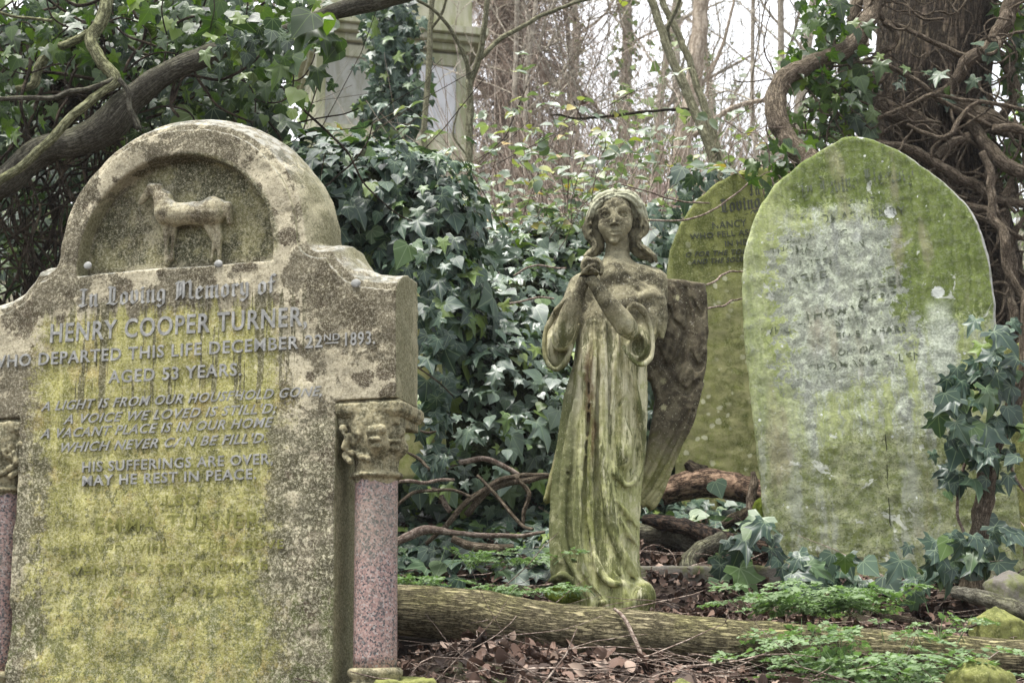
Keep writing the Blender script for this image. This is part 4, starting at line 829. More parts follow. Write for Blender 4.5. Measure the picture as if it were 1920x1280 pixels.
# moss cushion against the statue's foot
MOSS = M("moss", .95, .1); c = MOSS.co.outputs['Object']; MOSS.col(MOSS.ramp(MOSS.noise(c, 60, 5, .8), [(.3, (.045, .065, .008)), (.5, (.12, .16, .02)), (.7, (.24, .28, .05))])); MOSS.bump(MOSS.noise(c, 320, 3, .8), 1, .008); MOSS = MOSS.m
def moss(px, py, Y, r, label, sd=0):
    c0 = P(px, py, Y); S = SDF((-r[0] * 1.5, -r[1] * 1.5, -r[2] * 1.6), (r[0] * 1.5, r[1] * 1.5, r[2] * 1.8), .004)
    S.ell((0, 0, 0), r, .02); S.ell((r[0] * .5, 0, -r[2] * .3), (r[0] * .6, r[1] * .7, r[2] * .6), .02); S.ell((-r[0] * .5, 0, -r[2] * .35), (r[0] * .6, r[1] * .7, r[2] * .5), .02)
    sl = np.abs(S.d) < .03; I = np.argwhere(sl); pw = S.lo + I * S.vox; S.d[sl] += (.007 * fbm(pw, 35, 3, sd)).astype(np.float32)
    V, F = S.mesh(); o = mesh_from("moss_clump", V, F, MOSS, label=label, cat="moss", group="moss cushions"); o.location = c0
moss(1070, 1112, 3.84, (.055, .04, .032), "rounded green moss cushion against the left foot of the angel", 3)
moss(1432, 960, 4.35, (.028, .03, .045), "bright moss lump on the deadwood at the left edge of the pale headstone", 5)
# ================================================================== bark
def bark(name, c1, c2, c3, su, sv, bd=.01, green=0, fine=120, gcol=(.12, .14, .03), wav=.0):
    """u runs along the limb, v around it (metres)"""
    m = M(name, .95, .15); uv = m.co.outputs['UV']; c = m.co.outputs['Object']
    n1 = m.noise(m.map(uv, (su, sv, 1)), 1, 6, .7, wav); rid = m.math('ABSOLUTE', m.math('SUBTRACT', n1, .5)); n2 = m.noise(c, fine, 4, .75)
    colr = m.mix(m.st(n2, .38, .62), c2, c3); colr = m.mix(m.mul(m.st(n2, .48, .36), .6), colr, c1)
    if green: up = m.st(m.sep(m.co.outputs['Normal'])[2], -.3, .8); colr = m.mix(m.mul(m.st(m.noise(c, 9, 5, .7), .35, .6), green, up), colr, gcol)
    colr = m.mix(m.st(rid, .0, .05), c1, colr)
    m.col(colr); b = m.bump(m.st(rid, 0, .09), .9, bd); m.bump(n2, .5, bd * .4, b); return m.m
B_LOG = bark("fissured_log_bark", (.055, .046, .027), (.25, .215, .13), (.38, .33, .20), 13, 105, .008, .40, 90, (.27, .27, .08), .6)
B_DARK = bark("dark_bark", (.022, .017, .012), (.075, .055, .04), (.13, .10, .075), 5, 26, .02, .2, 70)
B_VINE = bark("ivy_stem_bark", (.06, .045, .03), (.17, .13, .095), (.27, .22, .165), 20, 90, .004, .12, 170)
B_GREY = bark("smooth_grey_bark", (.05, .045, .035), (.13, .12, .09), (.20, .19, .15), 14, 60, .003, .3, 120)
B_LICH = bark("lichen_bark", (.09, .09, .05), (.24, .24, .13), (.36, .36, .22), 18, 60, .003, .4, 120, (.26, .28, .09))
B_GREEN = bark("green_sapling_bark", (.09, .085, .05), (.20, .19, .12), (.28, .27, .18), 14, 50, .003, .3, 90, (.2, .21, .08))
B_PALE = bark("pale_tan_bark", (.25, .20, .15), (.46, .38, .29), (.55, .47, .38), 5, 20, .004, .1, 60)
B_FAR = bark("far_tree_bark", (.22, .185, .145), (.46, .40, .32), (.56, .50, .42), 5, 15, .006, .35, 40, (.24, .25, .13))
B_RED = bark("red_brown_bark", (.12, .08, .055), (.28, .20, .15), (.38, .30, .24), 4, 40, .01, .0, 50)
B_BURNT = bark("wet_black_bark", (.010, .009, .008), (.035, .028, .024), (.13, .09, .065), 12, 40, .006, .0, 60)
B_TWIG = bark("dry_twig", (.10, .07, .055), (.24, .18, .145), (.36, .30, .25), 20, 30, .001, .0, 80)
def px_path(pts, Y0, Y1=None, n=None, ppx=False):
    """pixel polyline (px, py, r_px) -> world points and radii, distance Y0..Y1"""
    p = np.asarray(pts, float); p = spline(p, n or len(p) * 6); Ys = np.linspace(Y0, Y0 if Y1 is None else Y1, len(p))
    return np.array([P(a, b, Y) for (a, b, _), Y in zip(p, Ys)]), p[:, 2] / FPX * Ys
def branch_part(name, pts, Y0, Y1, mat, parent=None, sides=14, rough=.12, wig=0.0, n=None, seed=1, **k):
    p, r = px_path(pts, Y0, Y1, n)
    if wig: p = p + wig * np.stack([fbm(p * 1.0 + s, 9, 2, seed) for s in (0, 5, 9)], -1)
    t = TB(); t.tube(p, r, sides, rough, seed=seed); return t.build(name, mat, parent, **k)
# ------------------------------------------------------------------ fallen log in front
lg = empty("fallen_log", P(1250, 1200, 3.35), label="long bark-covered log lying across the front of the angel", cat="log")
def rel(o, root): o.parent = root; o.matrix_parent_inverse = root.matrix_world.inverted() if root.matrix_world != Matrix() else Matrix.Translation(-root.location); return o
bpy.context.view_layer.update()
def child(o, root): o.parent = root; o.matrix_parent_inverse = Matrix.Translation(-Vector(root.location)); return o
child(branch_part("trunk", [(560, 1136, 46), (735, 1142, 46), (830, 1150, 48), (900, 1158, 52), (960, 1168, 49), (1060, 1180, 47), (1170, 1190, 48), (1300, 1200, 45), (1450, 1210, 43), (1600, 1219, 42), (1750, 1228, 39), (1900, 1236, 37), (2040, 1243, 36)], 3.38, 3.30, B_LOG, sides=56, rough=.035, n=170), lg)
child(branch_part("knot", [(897, 1158, 15), (903, 1152, 14), (908, 1149, 9)], 3.345, 3.31, B_DARK, sides=14, rough=.25), lg)
tag(branch_part("twig", [(1150, 1139, 2.5), (1172, 1160, 4), (1186, 1190, 4), (1198, 1230, 4.2), (1205, 1262, 4.5), (1212, 1300, 4.5)], 3.30, 3.12, B_TWIG, sides=7, wig=.006), "pale bent twig hooked over the long fallen log", "twig")
# ------------------------------------------------------------------ dead wood behind the angel
def log(pts, Y0, Y1, mat, label, **k): return tag(branch_part("dead_log", pts, Y0, Y1, mat, **k), label, "log", "deadwood between the angel and the pale headstone")
log([(1205, 930, 24), (1250, 920, 25), (1300, 908, 27), (1340, 905, 27), (1390, 915, 26), (1440, 930, 24), (1500, 945, 22)], 4.8, 4.6, bark("split_wood", (.03, .02, .015), (.20, .13, .09), (.36, .25, .17), 8, 26, .01, .0, 40), "split brown log with a broken knot, highest of the deadwood pile", sides=24, rough=.10, n=50)
log([(1322, 905, 20), (1312, 888, 17), (1298, 876, 13), (1288, 866, 8)], 4.73, 4.72, B_DARK, "short broken stub standing up from the split brown log", sides=14, rough=.35)
log([(1160, 1000, 20), (1200, 1002, 21), (1250, 1000, 23), (1290, 1012, 23), (1330, 1030, 20)], 4.5, 4.42, B_GREY, "grey-brown log lying behind the angel's robe hem", sides=22, rough=.10, n=40)
log([(1205, 973, 8), (1240, 978, 14), (1290, 990, 16), (1350, 1010, 16), (1400, 1020, 15), (1440, 1030, 12)], 4.42, 4.34, B_BURNT, "blackened log lying across the grey-brown one", sides=20, rough=.16, n=40)
log([(1355, 1012, 17), (1330, 1022, 16), (1300, 1040, 15), (1290, 1062, 16), (1302, 1090, 15), (1318, 1118, 12)], 4.36, 4.24, B_GREY, "curved root-like branch bending down to the leaf litter", sides=18, rough=.12, n=36)
log([(1412, 884, 4), (1414, 905, 8), (1408, 940, 9), (1412, 975, 9)], 4.40, 4.38, B_VINE, "short upright broken stick beside the pale headstone's edge", sides=12, rough=.25, n=20)
log([(1360, 985, 14), (1395, 968, 15), (1440, 958, 16), (1480, 960, 15)], 4.55, 4.45, B_DARK, "dark log end half hidden at the left edge of the pale headstone", sides=16, rough=.15, n=20)
# bent bare branches on the ground ivy
for i, (pts, Y0, Y1) in enumerate([([(820, 905, 5), (850, 872, 5.5), (900, 862, 5.5), (950, 875, 5), (990, 905, 4)], 4.15, 4.2), ([(800, 1020, 4), (850, 965, 5.5), (905, 915, 5.5), (960, 895, 5), (1040, 893, 4), (1100, 890, 3)], 4.05, 4.25), ([(870, 960, 6.5), (920, 915, 6.5), (990, 895, 6), (1050, 893, 5), (1100, 900, 4)], 4.12, 4.25),
     ([(735, 905, 3), (790, 902, 3.5), (850, 900, 3)], 4.0, 4.05), ([(900, 893, 3), (940, 945, 3.5), (975, 985, 3.5), (1000, 995, 3)], 4.05, 4.0), ([(975, 890, 4), (990, 920, 4.5), (985, 960, 4), (980, 985, 3)], 4.1, 4.1), ([(730, 1025, 7), (790, 1000, 9), (860, 1000, 5), (920, 1005, 5), (1020, 1004, 3)], 4.0, 4.1),
     ([(850, 1010, 7), (900, 1028, 9), (960, 1025, 7)], 3.95, 3.95), ([(740, 955, 3), (780, 920, 3.5), (840, 915, 3), (880, 930, 3)], 4.0, 4.05), ([(790, 935, 6), (820, 925, 6), (850, 960, 5)], 4.1, 4.1), ([(760, 850, 2.5), (790, 865, 3.5), (810, 880, 2.5)], 3.6, 3.6), ([(785, 800, 2), (800, 803, 2.6), (820, 802, 1.5)], 3.6, 3.6)]):
    tag(branch_part("bare_branch", pts, Y0, Y1, B_VINE if i % 3 else B_TWIG, sides=9, wig=.012, rough=.08, seed=i), ["thin arching bare branch above the ground ivy, topmost curve", "long bare branch sweeping up toward the angel's robe", "thicker bare branch reaching the angel's robe", "straight twig by the pink granite column", "slanting bare twig crossing the arched branches", "drooping bare twig just left of the angel's robe", "thick low branch lying at the foot of the pink column", "short dark branch lying on the litter below the arches", "small bent twig above the low branch by the column", "kinked branch stub among ivy leaves by the column", "knobbly twig hanging below the carved capital", "short reddish twig poking out beside the carved capital"][i], "branch", "bare branches on the ivy by the angel")
# ------------------------------------------------------------------ kerb stones
def block(name, px, py, Y, half, h, yaw, mat, pyr=0.0, label="", cat="kerb stone", group=None, seed=0, vox=.004):
    c0 = P(px, py, Y); w_, d_ = half
    S = SDF((-w_ - .02, -d_ - .02, -h), (w_ + .02, d_ + .02, pyr + .03), vox)
    X, Y_, Z = np.meshgrid(*S.ax, indexing='ij', sparse=True)
    q = np.maximum(np.abs(X) - w_, np.abs(Y_) - d_); top = Z - pyr * (1 - np.maximum(np.abs(X) / w_, np.abs(Y_) / d_))
    k = .008; a = np.broadcast_to(q, S.sh); b = top * .8; hh = np.maximum(k - np.abs(a - b), 0) / k
    S.d[:] = np.maximum(np.maximum(a, b) + hh * hh * k * .25, -Z - h + .01)
    sl = np.abs(S.d) < .02; I = np.argwhere(sl); pw = S.lo + I * S.vox; S.d[sl] += (.003 * fbm(pw, 25, 3, seed) + .0018 * fbm(pw, 70, 2, seed)).astype(np.float32)
    V, F = S.mesh(); o = mesh_from(name, V, F, mat, label=label, cat=cat, group=group); o.location = c0; o.rotation_euler = (0, 0, yaw); return o
GSTONE = mat_headstone("grey_kerb_stone", 0, 'olive'); 
gk = M("dull_grey_stone", .93, .2); c = gk.co.outputs['Object']; gk.col(gk.mix(gk.st(gk.noise(c, 9, 6, .7), .45, .62), (.17, .155, .135), (.15, .16, .07))); gk.bump(gk.noise(c, 80, 5, .75), .6, .008)
block("kerb_post", 1868, 1162, 3.52, (.050, .050), .16, R(28), MOSSY, .032, "low mossy pyramid-topped kerb post just above the log's right end", group="pyramid-topped kerb posts", seed=1)
block("kerb_post", 1838, 1262, 2.85, (.050, .050), .16, R(38), MOSSY, .034, "mossy pyramid-topped kerb post at the bottom edge, nearest the camera", group="pyramid-topped kerb posts", seed=2)
block("kerb_post", 1893, 1090, 3.75, (.048, .048), .14, R(20), gk.m, .030, "greyer pyramid-topped kerb post at the foot of the ivy vine", group="pyramid-topped kerb posts", seed=3)
block("kerb_post", 1278, 1292, 2.8, (.045, .045), .1, R(30), MOSSY, .022, "yellow-green kerb post just peeping in at the bottom centre", group="pyramid-topped kerb posts", seed=4)
block("kerb_slab", 1330, 1062, 4.22, (.24, .07), .16, R(-4), gk.m, 0, "grey stone slab lying behind the angel, below the deadwood", seed=5, vox=.006)
block("kerb_slab", 745, 1272, 2.95, (.06, .10), .14, R(15), MOSSY, 0, "bright green mossy kerb edge beside the column base", seed=6)
# ------------------------------------------------------------------ right tree and its ivy stems
tr = empty("ivy_wrapped_tree", P(1790, 900, 5.6), label="massive dark trunk tangled in thick bare ivy stems, behind the pale headstone", cat="tree")
bpy.context.view_layer.update()
def trunk_mesh(pts, Y, sides, amp, mat, name, root, sv=1):
    p, r = px_path(pts, Y, Y, 120); t = TB(); t.tube(p, r, sides, 0, seed=3); V = np.concatenate(t.V); c = np.concatenate([np.repeat(p, sides, 0), p[[0]], p[[-1]]]); d = V - c; L = np.linalg.norm(d, axis=1) + 1e-6
    q = V * np.array((1, 1, .13)); f = amp * np.abs(fbm(q, 22, 3, 5)) + amp * 1.5 * fbm(V * np.array((1, 1, .4)), 4, 2, 8); V = c + d * (1 + f / L)[:, None]; t.V = [V]; return child(t.build(name, mat, None), root)
trunk_mesh([(1765, -260, 112), (1762, -60, 108), (1758, 60, 108), (1748, 180, 116), (1752, 300, 112), (1775, 420, 108), (1805, 560, 112), (1820, 720, 122), (1825, 900, 140), (1825, 1000, 160)], 5.45, 110, .020, B_DARK, "trunk", tr)
iv = empty("climbing_ivy", P(1750, 900, 5.1), label="old ivy with thick serpentine stems wound round the massive right-hand tree", cat="ivy")
bpy.context.view_layer.update()
stems = [([(1560, 345, 20), (1520, 305, 21), (1478, 262, 21), (1455, 215, 21), (1462, 165, 20), (1500, 130, 18), (1550, 108, 17), (1592, 82, 17), (1625, 40, 18), (1642, -10, 18), (1655, -80, 18)], 4.7, 5.15),
 ([(1905, -60, 16), (1893, 10, 16), (1872, 60, 17), (1850, 95, 17), (1815, 112, 14), (1800, 140, 12), (1785, 165, 9), (1755, 180, 6)], 5.1, 5.15), ([(1852, 92, 12), (1880, 110, 12), (1898, 140, 11), (1900, 180, 10), (1880, 215, 9)], 5.1, 5.2),
 ([(1612, 60, 8), (1600, 110, 11), (1612, 150, 12), (1636, 192, 16), (1680, 212, 21), (1728, 222, 20), (1760, 240, 8)], 5.1, 5.12), ([(1770, 190, 14), (1810, 205, 20), (1850, 225, 22), (1880, 240, 17), (1912, 250, 13), (1960, 280, 12)], 5.2, 5.1),
 ([(1640, 268, 7), (1700, 278, 9), (1745, 300, 10), (1790, 328, 11), (1840, 350, 10), (1875, 372, 9), (1930, 380, 8)], 5.0, 5.1), ([(1758, 298, 8), (1775, 275, 9), (1800, 262, 9), (1835, 252, 8)], 5.05, 5.1), ([(1815, 235, 10), (1845, 270, 12), (1878, 305, 14), (1925, 335, 13)], 5.08, 5.0),
 ([(1838, 285, 7), (1858, 325, 8), (1858, 370, 8), (1862, 405, 9), (1884, 445, 10), (1885, 500, 8), (1910, 545, 8), (1935, 600, 8)], 4.95, 4.9), ([(1640, -10, 5), (1650, 30, 6), (1690, 55, 5), (1740, 78, 5), (1790, 96, 6), (1830, 104, 6)], 5.1, 5.15), ([(1655, 35, 7), (1680, 60, 7), (1672, 90, 7), (1640, 108, 6), (1622, 112, 5)], 5.05, 5.1),
 ([(1608, 116, 4), (1660, 120, 4.5), (1705, 145, 5), (1745, 178, 5), (1800, 208, 5), (1860, 240, 5)], 5.0, 5.05), ([(1640, 222, 4), (1700, 198, 4.5), (1760, 180, 4), (1830, 190, 4), (1940, 206, 4)], 5.0, 5.0), ([(1700, 230, 3), (1735, 252, 4.5), (1775, 248, 5), (1800, 222, 5), (1838, 190, 4)], 4.95, 4.95),
 ([(1578, 130, 6), (1592, 170, 7), (1618, 205, 7), (1640, 250, 6), (1700, 330, 6)], 5.15, 5.15), ([(1660, 100, 6), (1662, 140, 7), (1640, 165, 7), (1632, 190, 6)], 5.08, 5.1), ([(1860, 240, 9), (1900, 240, 9), (1960, 262, 8)], 4.95, 4.95), ([(1730, 330, 8), (1770, 350, 10), (1800, 380, 11), (1850, 395, 9), (1880, 430, 8)], 5.05, 5.1),
 ([(1905, 330, 9), (1880, 380, 10), (1890, 430, 11), (1900, 500, 12), (1890, 560, 12), (1900, 620, 12)], 5.15, 5.1), ([(1618, -20, 12), (1604, 40, 12), (1595, 90, 10), (1620, 130, 9)], 5.2, 5.2)]
for i, (pts, a, b) in enumerate(stems): child(branch_part("stem", pts, a, b, B_VINE, sides=16, rough=.14, wig=.014, n=len(pts) * 9, seed=i), iv)
def wild(n, box, Y, rpx, seg=9, wl=.06, step=.035, seed=0, up=.0, turn=.9):
    """random wandering stems; returns one TB"""
    r_ = np.random.default_rng(seed); t = TB()
    for i in range(n):
        p = P(r_.uniform(box[0], box[2]), r_.uniform(box[1], box[3]), r_.uniform(*Y)); a = r_.uniform(0, 6.28); q = [p]; az = 0
        k = int(r_.integers(seg // 2, seg * 2)); da = 0
        for j in range(k):
            da = da * .6 + r_.normal(0, turn) * .5; a += da; p = p + step * np.array((math.cos(a), r_.normal(0, .25), math.sin(a) + up)); q.append(p)
        q = spline(np.array(q), k * 3); r0 = r_.uniform(*rpx) / FPX * 5; t.tube(q, np.linspace(r0, r0 * .4, len(q)), 6, .08, seed=i)
    return t
child(wild(75, (1600, -20, 1940, 420), (5.0, 5.22), (1.5, 4), seed=3).build("tendrils", B_VINE), iv)["kind"] = "stuff"
child(wild(90, (1700, 330, 1940, 700), (5.05, 5.2), (2, 6), seed=4, turn=.6, up=.3).build("tendrils", B_VINE), iv)["kind"] = "stuff"
child(wild(36, (1470, 120, 1650, 300), (4.95, 5.2), (1.2, 2.6), seed=5).build("tendrils", B_VINE), iv)["kind"] = "stuff"
vn = empty("ivy_vine", P(1818, 1111, 4.08), label="thick ivy vine climbing the right edge of the pale headstone from the ground", cat="ivy")
bpy.context.view_layer.update()
child(branch_part("stem", [(1812, 1128, 30), (1824, 1085, 22), (1838, 1030, 19), (1838, 970, 17), (1842, 900, 17), (1856, 850, 16), (1878, 806, 15), (1900, 745, 14), (1915, 690, 12), (1922, 620, 10), (1935, 540, 9)], 3.96, 3.98, B_VINE, sides=20, rough=.18, wig=.015, n=90, seed=4), vn)
child(branch_part("stem", [(1810, 1000, 3), (1795, 960, 3), (1800, 900, 3), (1815, 860, 3), (1835, 840, 3)], 3.98, 3.98, B_TWIG, sides=7, wig=.006, n=30), vn)
child(branch_part("stem", [(1925, 930, 3), (1905, 900, 3), (1895, 860, 3), (1905, 840, 2)], 3.95, 3.95, B_TWIG, sides=7, wig=.006, n=30), vn)
tag(branch_part("bare_branch", [(1790, 1110, 12), (1840, 1120, 15), (1890, 1135, 15), (1960, 1160, 14)], 3.7, 3.5, B_GREY, sides=14, rough=.12, n=30), "brown branch lying on the litter between the kerb posts", "branch")
tag(branch_part("bare_branch", [(1650, 1155, 5), (1700, 1160, 6), (1750, 1175, 6), (1800, 1180, 4), (1850, 1160, 3)], 3.55, 3.5, B_VINE, sides=9, rough=.12, n=30), "thin dark branch on the litter behind the log's right half", "branch")
# ------------------------------------------------------------------ left tree
lt = empty("leaning_tree", P(0, 500, 4.3), label="ivy-hung tree at the left with a thick limb slanting up over the horse memorial", cat="tree")
bpy.context.view_layer.update()
LT = [("limb", [(-250, 1100, 60), (-240, 860, 50), (-215, 640, 38), (-150, 460, 30), (-80, 390, 28), (0, 345, 28), (60, 302, 27), (130, 272, 27), (180, 250, 31), (212, 224, 33), (250, 185, 27), (320, 138, 23), (390, 106, 21), (450, 84, 15), (540, 52, 13), (620, 26, 16), (700, 6, 20), (780, -25, 22)], 4.0, 3.7, B_GREY),
 ("trunk", [(205, -160, 26), (190, -20, 27), (182, 60, 27), (165, 130, 25), (138, 190, 28), (95, 240, 30), (30, 290, 30), (-60, 340, 32), (-140, 480, 40), (-150, 700, 46), (-160, 900, 54), (-170, 1100, 62)], 4.35, 4.3, B_DARK),
 ("limb", [(205, -40, 12), (196, 30, 13), (174, 72, 13), (190, 108, 12), (218, 145, 12), (190, 170, 9), (150, 205, 9), (100, 255, 9), (50, 305, 9), (-10, 350, 9)], 3.8, 3.75, B_LICH),
 ("limb", [(-20, 188, 5), (60, 184, 5), (120, 180, 5.5), (190, 163, 5), (215, 150, 4)], 3.72, 3.78, B_GREY), ("limb", [(30, 165, 6), (62, 158, 9), (74, 125, 10), (95, 100, 9), (135, 82, 9), (175, 60, 8)], 3.9, 3.9, B_LICH),
 ("limb", [(222, 150, 5), (238, 180, 5.5), (244, 215, 6), (256, 250, 7)], 3.75, 3.78, B_GREY), ("limb", [(-30, 300, 14), (20, 270, 14), (80, 200, 12), (110, 150, 12), (140, 60, 11)], 4.4, 4.4, B_DARK),
 ("limb", [(325, 155, 3), (322, 190, 3.5), (350, 140, 3), (420, 145, 3), (470, 120, 2.5), (500, 85, 2)], 3.8, 3.8, B_DARK), ("limb", [(325, 160, 3), (318, 195, 3), (335, 220, 3)], 3.8, 3.8, B_DARK), ("limb", [(350, 120, 3), (385, 165, 3), (420, 205, 2.6), (470, 225, 2)], 3.8, 3.8, B_DARK), ("limb", [(0, 28, 3), (60, 30, 3), (100, 40, 3)], 3.7, 3.7, B_LICH), ("limb", [(130, 260, 3), (160, 285, 3), (158, 330, 3), (170, 380, 2)], 4.1, 4.1, B_DARK)]
for i, (nm, pts, a, b, mt) in enumerate(LT): child(branch_part(nm, pts, a, b, mt, sides=22 if pts[0][2] > 10 else 9, rough=.10, wig=.010, n=len(pts) * 8, seed=i + 30), lt)
child(wild(110, (-20, -20, 420, 330), (3.85, 4.5), (1.2, 3.4), seg=12, seed=8, step=.05, turn=.55).build("twigs", B_DARK), lt)["kind"] = "stuff"
child(wild(60, (-20, 300, 130, 560), (4.2, 4.6), (1.2, 3.0), seg=12, seed=9, step=.05, turn=.4).build("twigs", B_DARK), lt)["kind"] = "stuff"
# ================================================================== the tomb in the background
tb_ = M("pale_tomb_stone", .9, .2); c = tb_.co.outputs['Object']; n1 = tb_.noise(tb_.map(c, (8, 8, 1.5)), 1, 5, .7)
tb_.col(tb_.mix(tb_.st(n1, .38, .6), (.30, .31, .18), (.46, .45, .34))); tb_.bump(tb_.noise(c, 30, 5, .7), .4, .01)
pn_ = M("white_marble_panel", .6, .4); c = pn_.co.outputs['Object']; pn_.col(pn_.mix(pn_.st(pn_.noise(pn_.map(c, (3, 3, 1)), 2, 5, .7, 1), .45, .62), (.72, .72, .74), (.40, .41, .42)))
pc_ = M("stained_grey_panel", .8, .3); c = pc_.co.outputs['Object']; pc_.col(pc_.mix(pc_.st(pc_.noise(pc_.map(c, (3, 3, 1)), 2, 5, .7, 1), .4, .62), (.42, .42, .38), (.30, .30, .24)))
def boxes(name, lst, mat, parent, bev=.004, **k):
    bm = bmesh.new()
    for lo, hi in lst:
        r_ = bmesh.ops.create_cube(bm, size=1); vs_ = r_['verts']
        bmesh.ops.scale(bm, vec=[h - l for l, h in zip(lo, hi)], verts=vs_); bmesh.ops.translate(bm, vec=[(h + l) / 2 for l, h in zip(lo, hi)], verts=vs_)
    if bev: bmesh.ops.bevel(bm, geom=bm.edges[:], offset=bev, segments=2, affect='EDGES')
    me = bpy.data.meshes.new(name); bm.to_mesh(me); bm.free(); me.materials.append(mat); o = link(bpy.data.objects.new(name, me)); o.parent = parent; tag(o, **k); return o
tb0 = P(735, 270, 10.5)
tomb = empty("pedestal_tomb", tb0, label="tall pale pedestal tomb with framed panels and heavy cornice behind the ivy bush", cat="tomb"); tomb.rotation_euler = (0, 0, R(14))
W_ = .60
boxes("die", [((-W_, 0, .02), (W_, 1.2, .80))], tb_.m, tomb)
boxes("pilaster", [((-W_ + .002, -.03, .03), (-W_ + .07, .01, .78)), ((W_ - .10, -.03, .03), (W_ - .002, .01, .78)), ((-.10, -.03, .03), (.10, .01, .78)), ((-W_ + .07, -.028, .68), (W_ - .1, .01, .775)), ((-W_ + .07, -.028, .035), (W_ - .1, .01, .12))], tb_.m, tomb)
boxes("cornice", [((-W_ - .03, -.06, .80), (W_ + .03, 1.25, .86)), ((-W_ - .09, -.12, .86), (W_ + .09, 1.3, .91)), ((-W_ - .13, -.16, .91), (W_ + .13, 1.35, .97)), ((-W_ - .02, -.05, .97), (W_ + .02, 1.2, 1.25))], tb_.m, tomb)
boxes("plinth", [((-W_ - .05, -.07, -.05), (W_ + .05, 1.25, .02)), ((-W_ - .09, -.11, -.12), (W_ + .09, 1.3, -.05)), ((-W_ - .02, -.04, -.55), (W_ + .02, 1.2, -.12)), ((-W_ - .2, -.2, -1.6), (W_ + .2, 1.4, -.55))], tb_.m, tomb)
boxes("panel", [((-W_ + .07, -.008, .12), (-.10, .004, .68))], pc_.m, tomb, 0, label="grey stained left panel"); boxes("panel", [((.10, -.008, .12), (W_ - .1, .004, .68))], pn_.m, tomb, 0, label="whitish right panel")
# ================================================================== saplings and background trees
def sapling(name, limbs, mat, label, cat="tree", group=None, base=None, sides=10):
    root = empty(name, P(base[0], base[1], base[2]), label=label, cat=cat, group=group); bpy.context.view_layer.update()
    tk = None
    for i, (nm, pts, a, b) in enumerate(limbs):
        o = branch_part(nm, pts, a, b, mat, sides=sides, rough=.08, wig=.006, n=len(pts) * 8, seed=i + 60)
        if tk is None: tk = child(o, root)
        else: o.parent = tk
    return root
sapling("sapling", [("trunk", [(812, -60, 5), (808, 40, 5.5), (804, 140, 6), (796, 240, 6), (800, 300, 6), (795, 420, 7), (790, 520, 8)], 6.6, 6.6), ("branch", [(806, 60, 3.5), (830, 25, 3), (842, -20, 3)], 6.6, 6.5)], B_GREEN, "slim straight sapling in front of the pedestal tomb's right panel", base=(790, 520, 6.6))
sapling("sapling", [("trunk", [(888, 520, 7), (884, 380, 7), (880, 250, 7.5), (880, 150, 7.5)], 6.2, 6.2), ("branch", [(880, 155, 7), (898, 115, 6.5), (908, 60, 6), (916, -40, 5)], 6.2, 6.1), ("branch", [(880, 155, 5), (872, 110, 4.5), (845, 55, 4), (815, 20, 3.5), (780, 0, 3)], 6.2, 6.0),
   ("branch", [(900, 110, 5), (935, 75, 5), (975, 55, 4.5), (1020, 28, 4), (1080, 5, 3.5), (1150, -10, 3)], 6.2, 6.3), ("branch", [(880, 300, 2), (850, 250, 2), (860, 200, 1.5)], 6.2, 6.2)], B_GREEN, "forked grey-green sapling between the pedestal tomb and the angel", base=(888, 520, 6.2))
sapling("sapling", [("trunk", [(1200, -50, 8), (1232, 30, 8.5), (1256, 100, 9), (1290, 180, 9.5), (1322, 250, 10), (1350, 330, 11), (1380, 420, 12)], 6.2, 6.0), ("branch", [(1225, -40, 6), (1250, 20, 6.5), (1280, 85, 7), (1303, 150, 7), (1326, 215, 8), (1345, 280, 8), (1362, 350, 9), (1385, 430, 9)], 6.3, 6.05), ("branch", [(1254, 80, 5), (1252, 50, 4.5), (1268, 15, 4), (1285, -30, 3)], 6.2, 6.1)], B_GREEN, "double-stemmed slanting tree between the angel and the wide headstone", base=(1380, 430, 6.0))
sapling("tree", [("trunk", [(1322, -80, 15), (1314, 20, 16), (1306, 110, 17), (1292, 200, 17), (1276, 290, 18), (1262, 400, 20)], 9, 9), ("branch", [(1292, 190, 5), (1340, 120, 4), (1370, 30, 3), (1380, -30, 3)], 9, 9), ("branch", [(1300, 255, 5), (1370, 205, 5), (1460, 180, 4), (1500, 150, 3)], 8.6, 8.2)], B_PALE, "smooth pale tan tree trunk rising behind the small pink headstone", base=(1262, 400, 9))
tag(branch_part("bare_branch", [(1030, 216, 1.6), (1080, 221, 2.6), (1140, 222, 3), (1200, 211, 3), (1260, 206, 3), (1300, 208, 3)], 5.9, 6.1, B_DARK, sides=8, wig=.012, n=50), "thin dark horizontal branch above the angel's head", "branch")
tag(branch_part("bare_branch", [(1090, 222, 1.5), (1082, 205, 1.5), (1076, 190, 1.5)], 5.9, 5.9, B_DARK, sides=6, n=12), "tiny upright spur on the thin branch above the angel's head", "branch")
for i, (pts, Y0, Y1) in enumerate([([(1165, 345, 1.5), (1220, 362, 1.7), (1290, 380, 1.7), (1330, 378, 1.5)], 4.5, 4.7), ([(1215, 415, 1.8), (1290, 410, 2), (1350, 385, 2), (1420, 330, 1.6)], 4.5, 4.6), ([(1325, 535, 2), (1360, 515, 2.2), (1400, 505, 2)], 4.1, 4.4), ([(1328, 577, 2), (1360, 572, 2), (1400, 560, 1.8)], 4.1, 4.4), ([(960, 520, 2), (1000, 500, 2), (1060, 500, 1.6)], 4.6, 4.5), ([(955, 568, 2), (1010, 558, 2), (1040, 560, 2)], 4.5, 4.5)]):
    tag(branch_part("bramble_cane", pts, Y0, Y1, B_TWIG, sides=6, wig=.008, n=30, seed=i), ["thin cane trailing from the angel's head toward the pink headstone", "thin cane arching across the olive headstone's shoulder", "short cane crossing the olive headstone above the broken wing", "lower short cane crossing the olive headstone beside the wing", "thin pale cane left of the angel's shoulder", "thin dark cane left of the angel's sleeve"][i], "cane", "bramble canes around the angel")
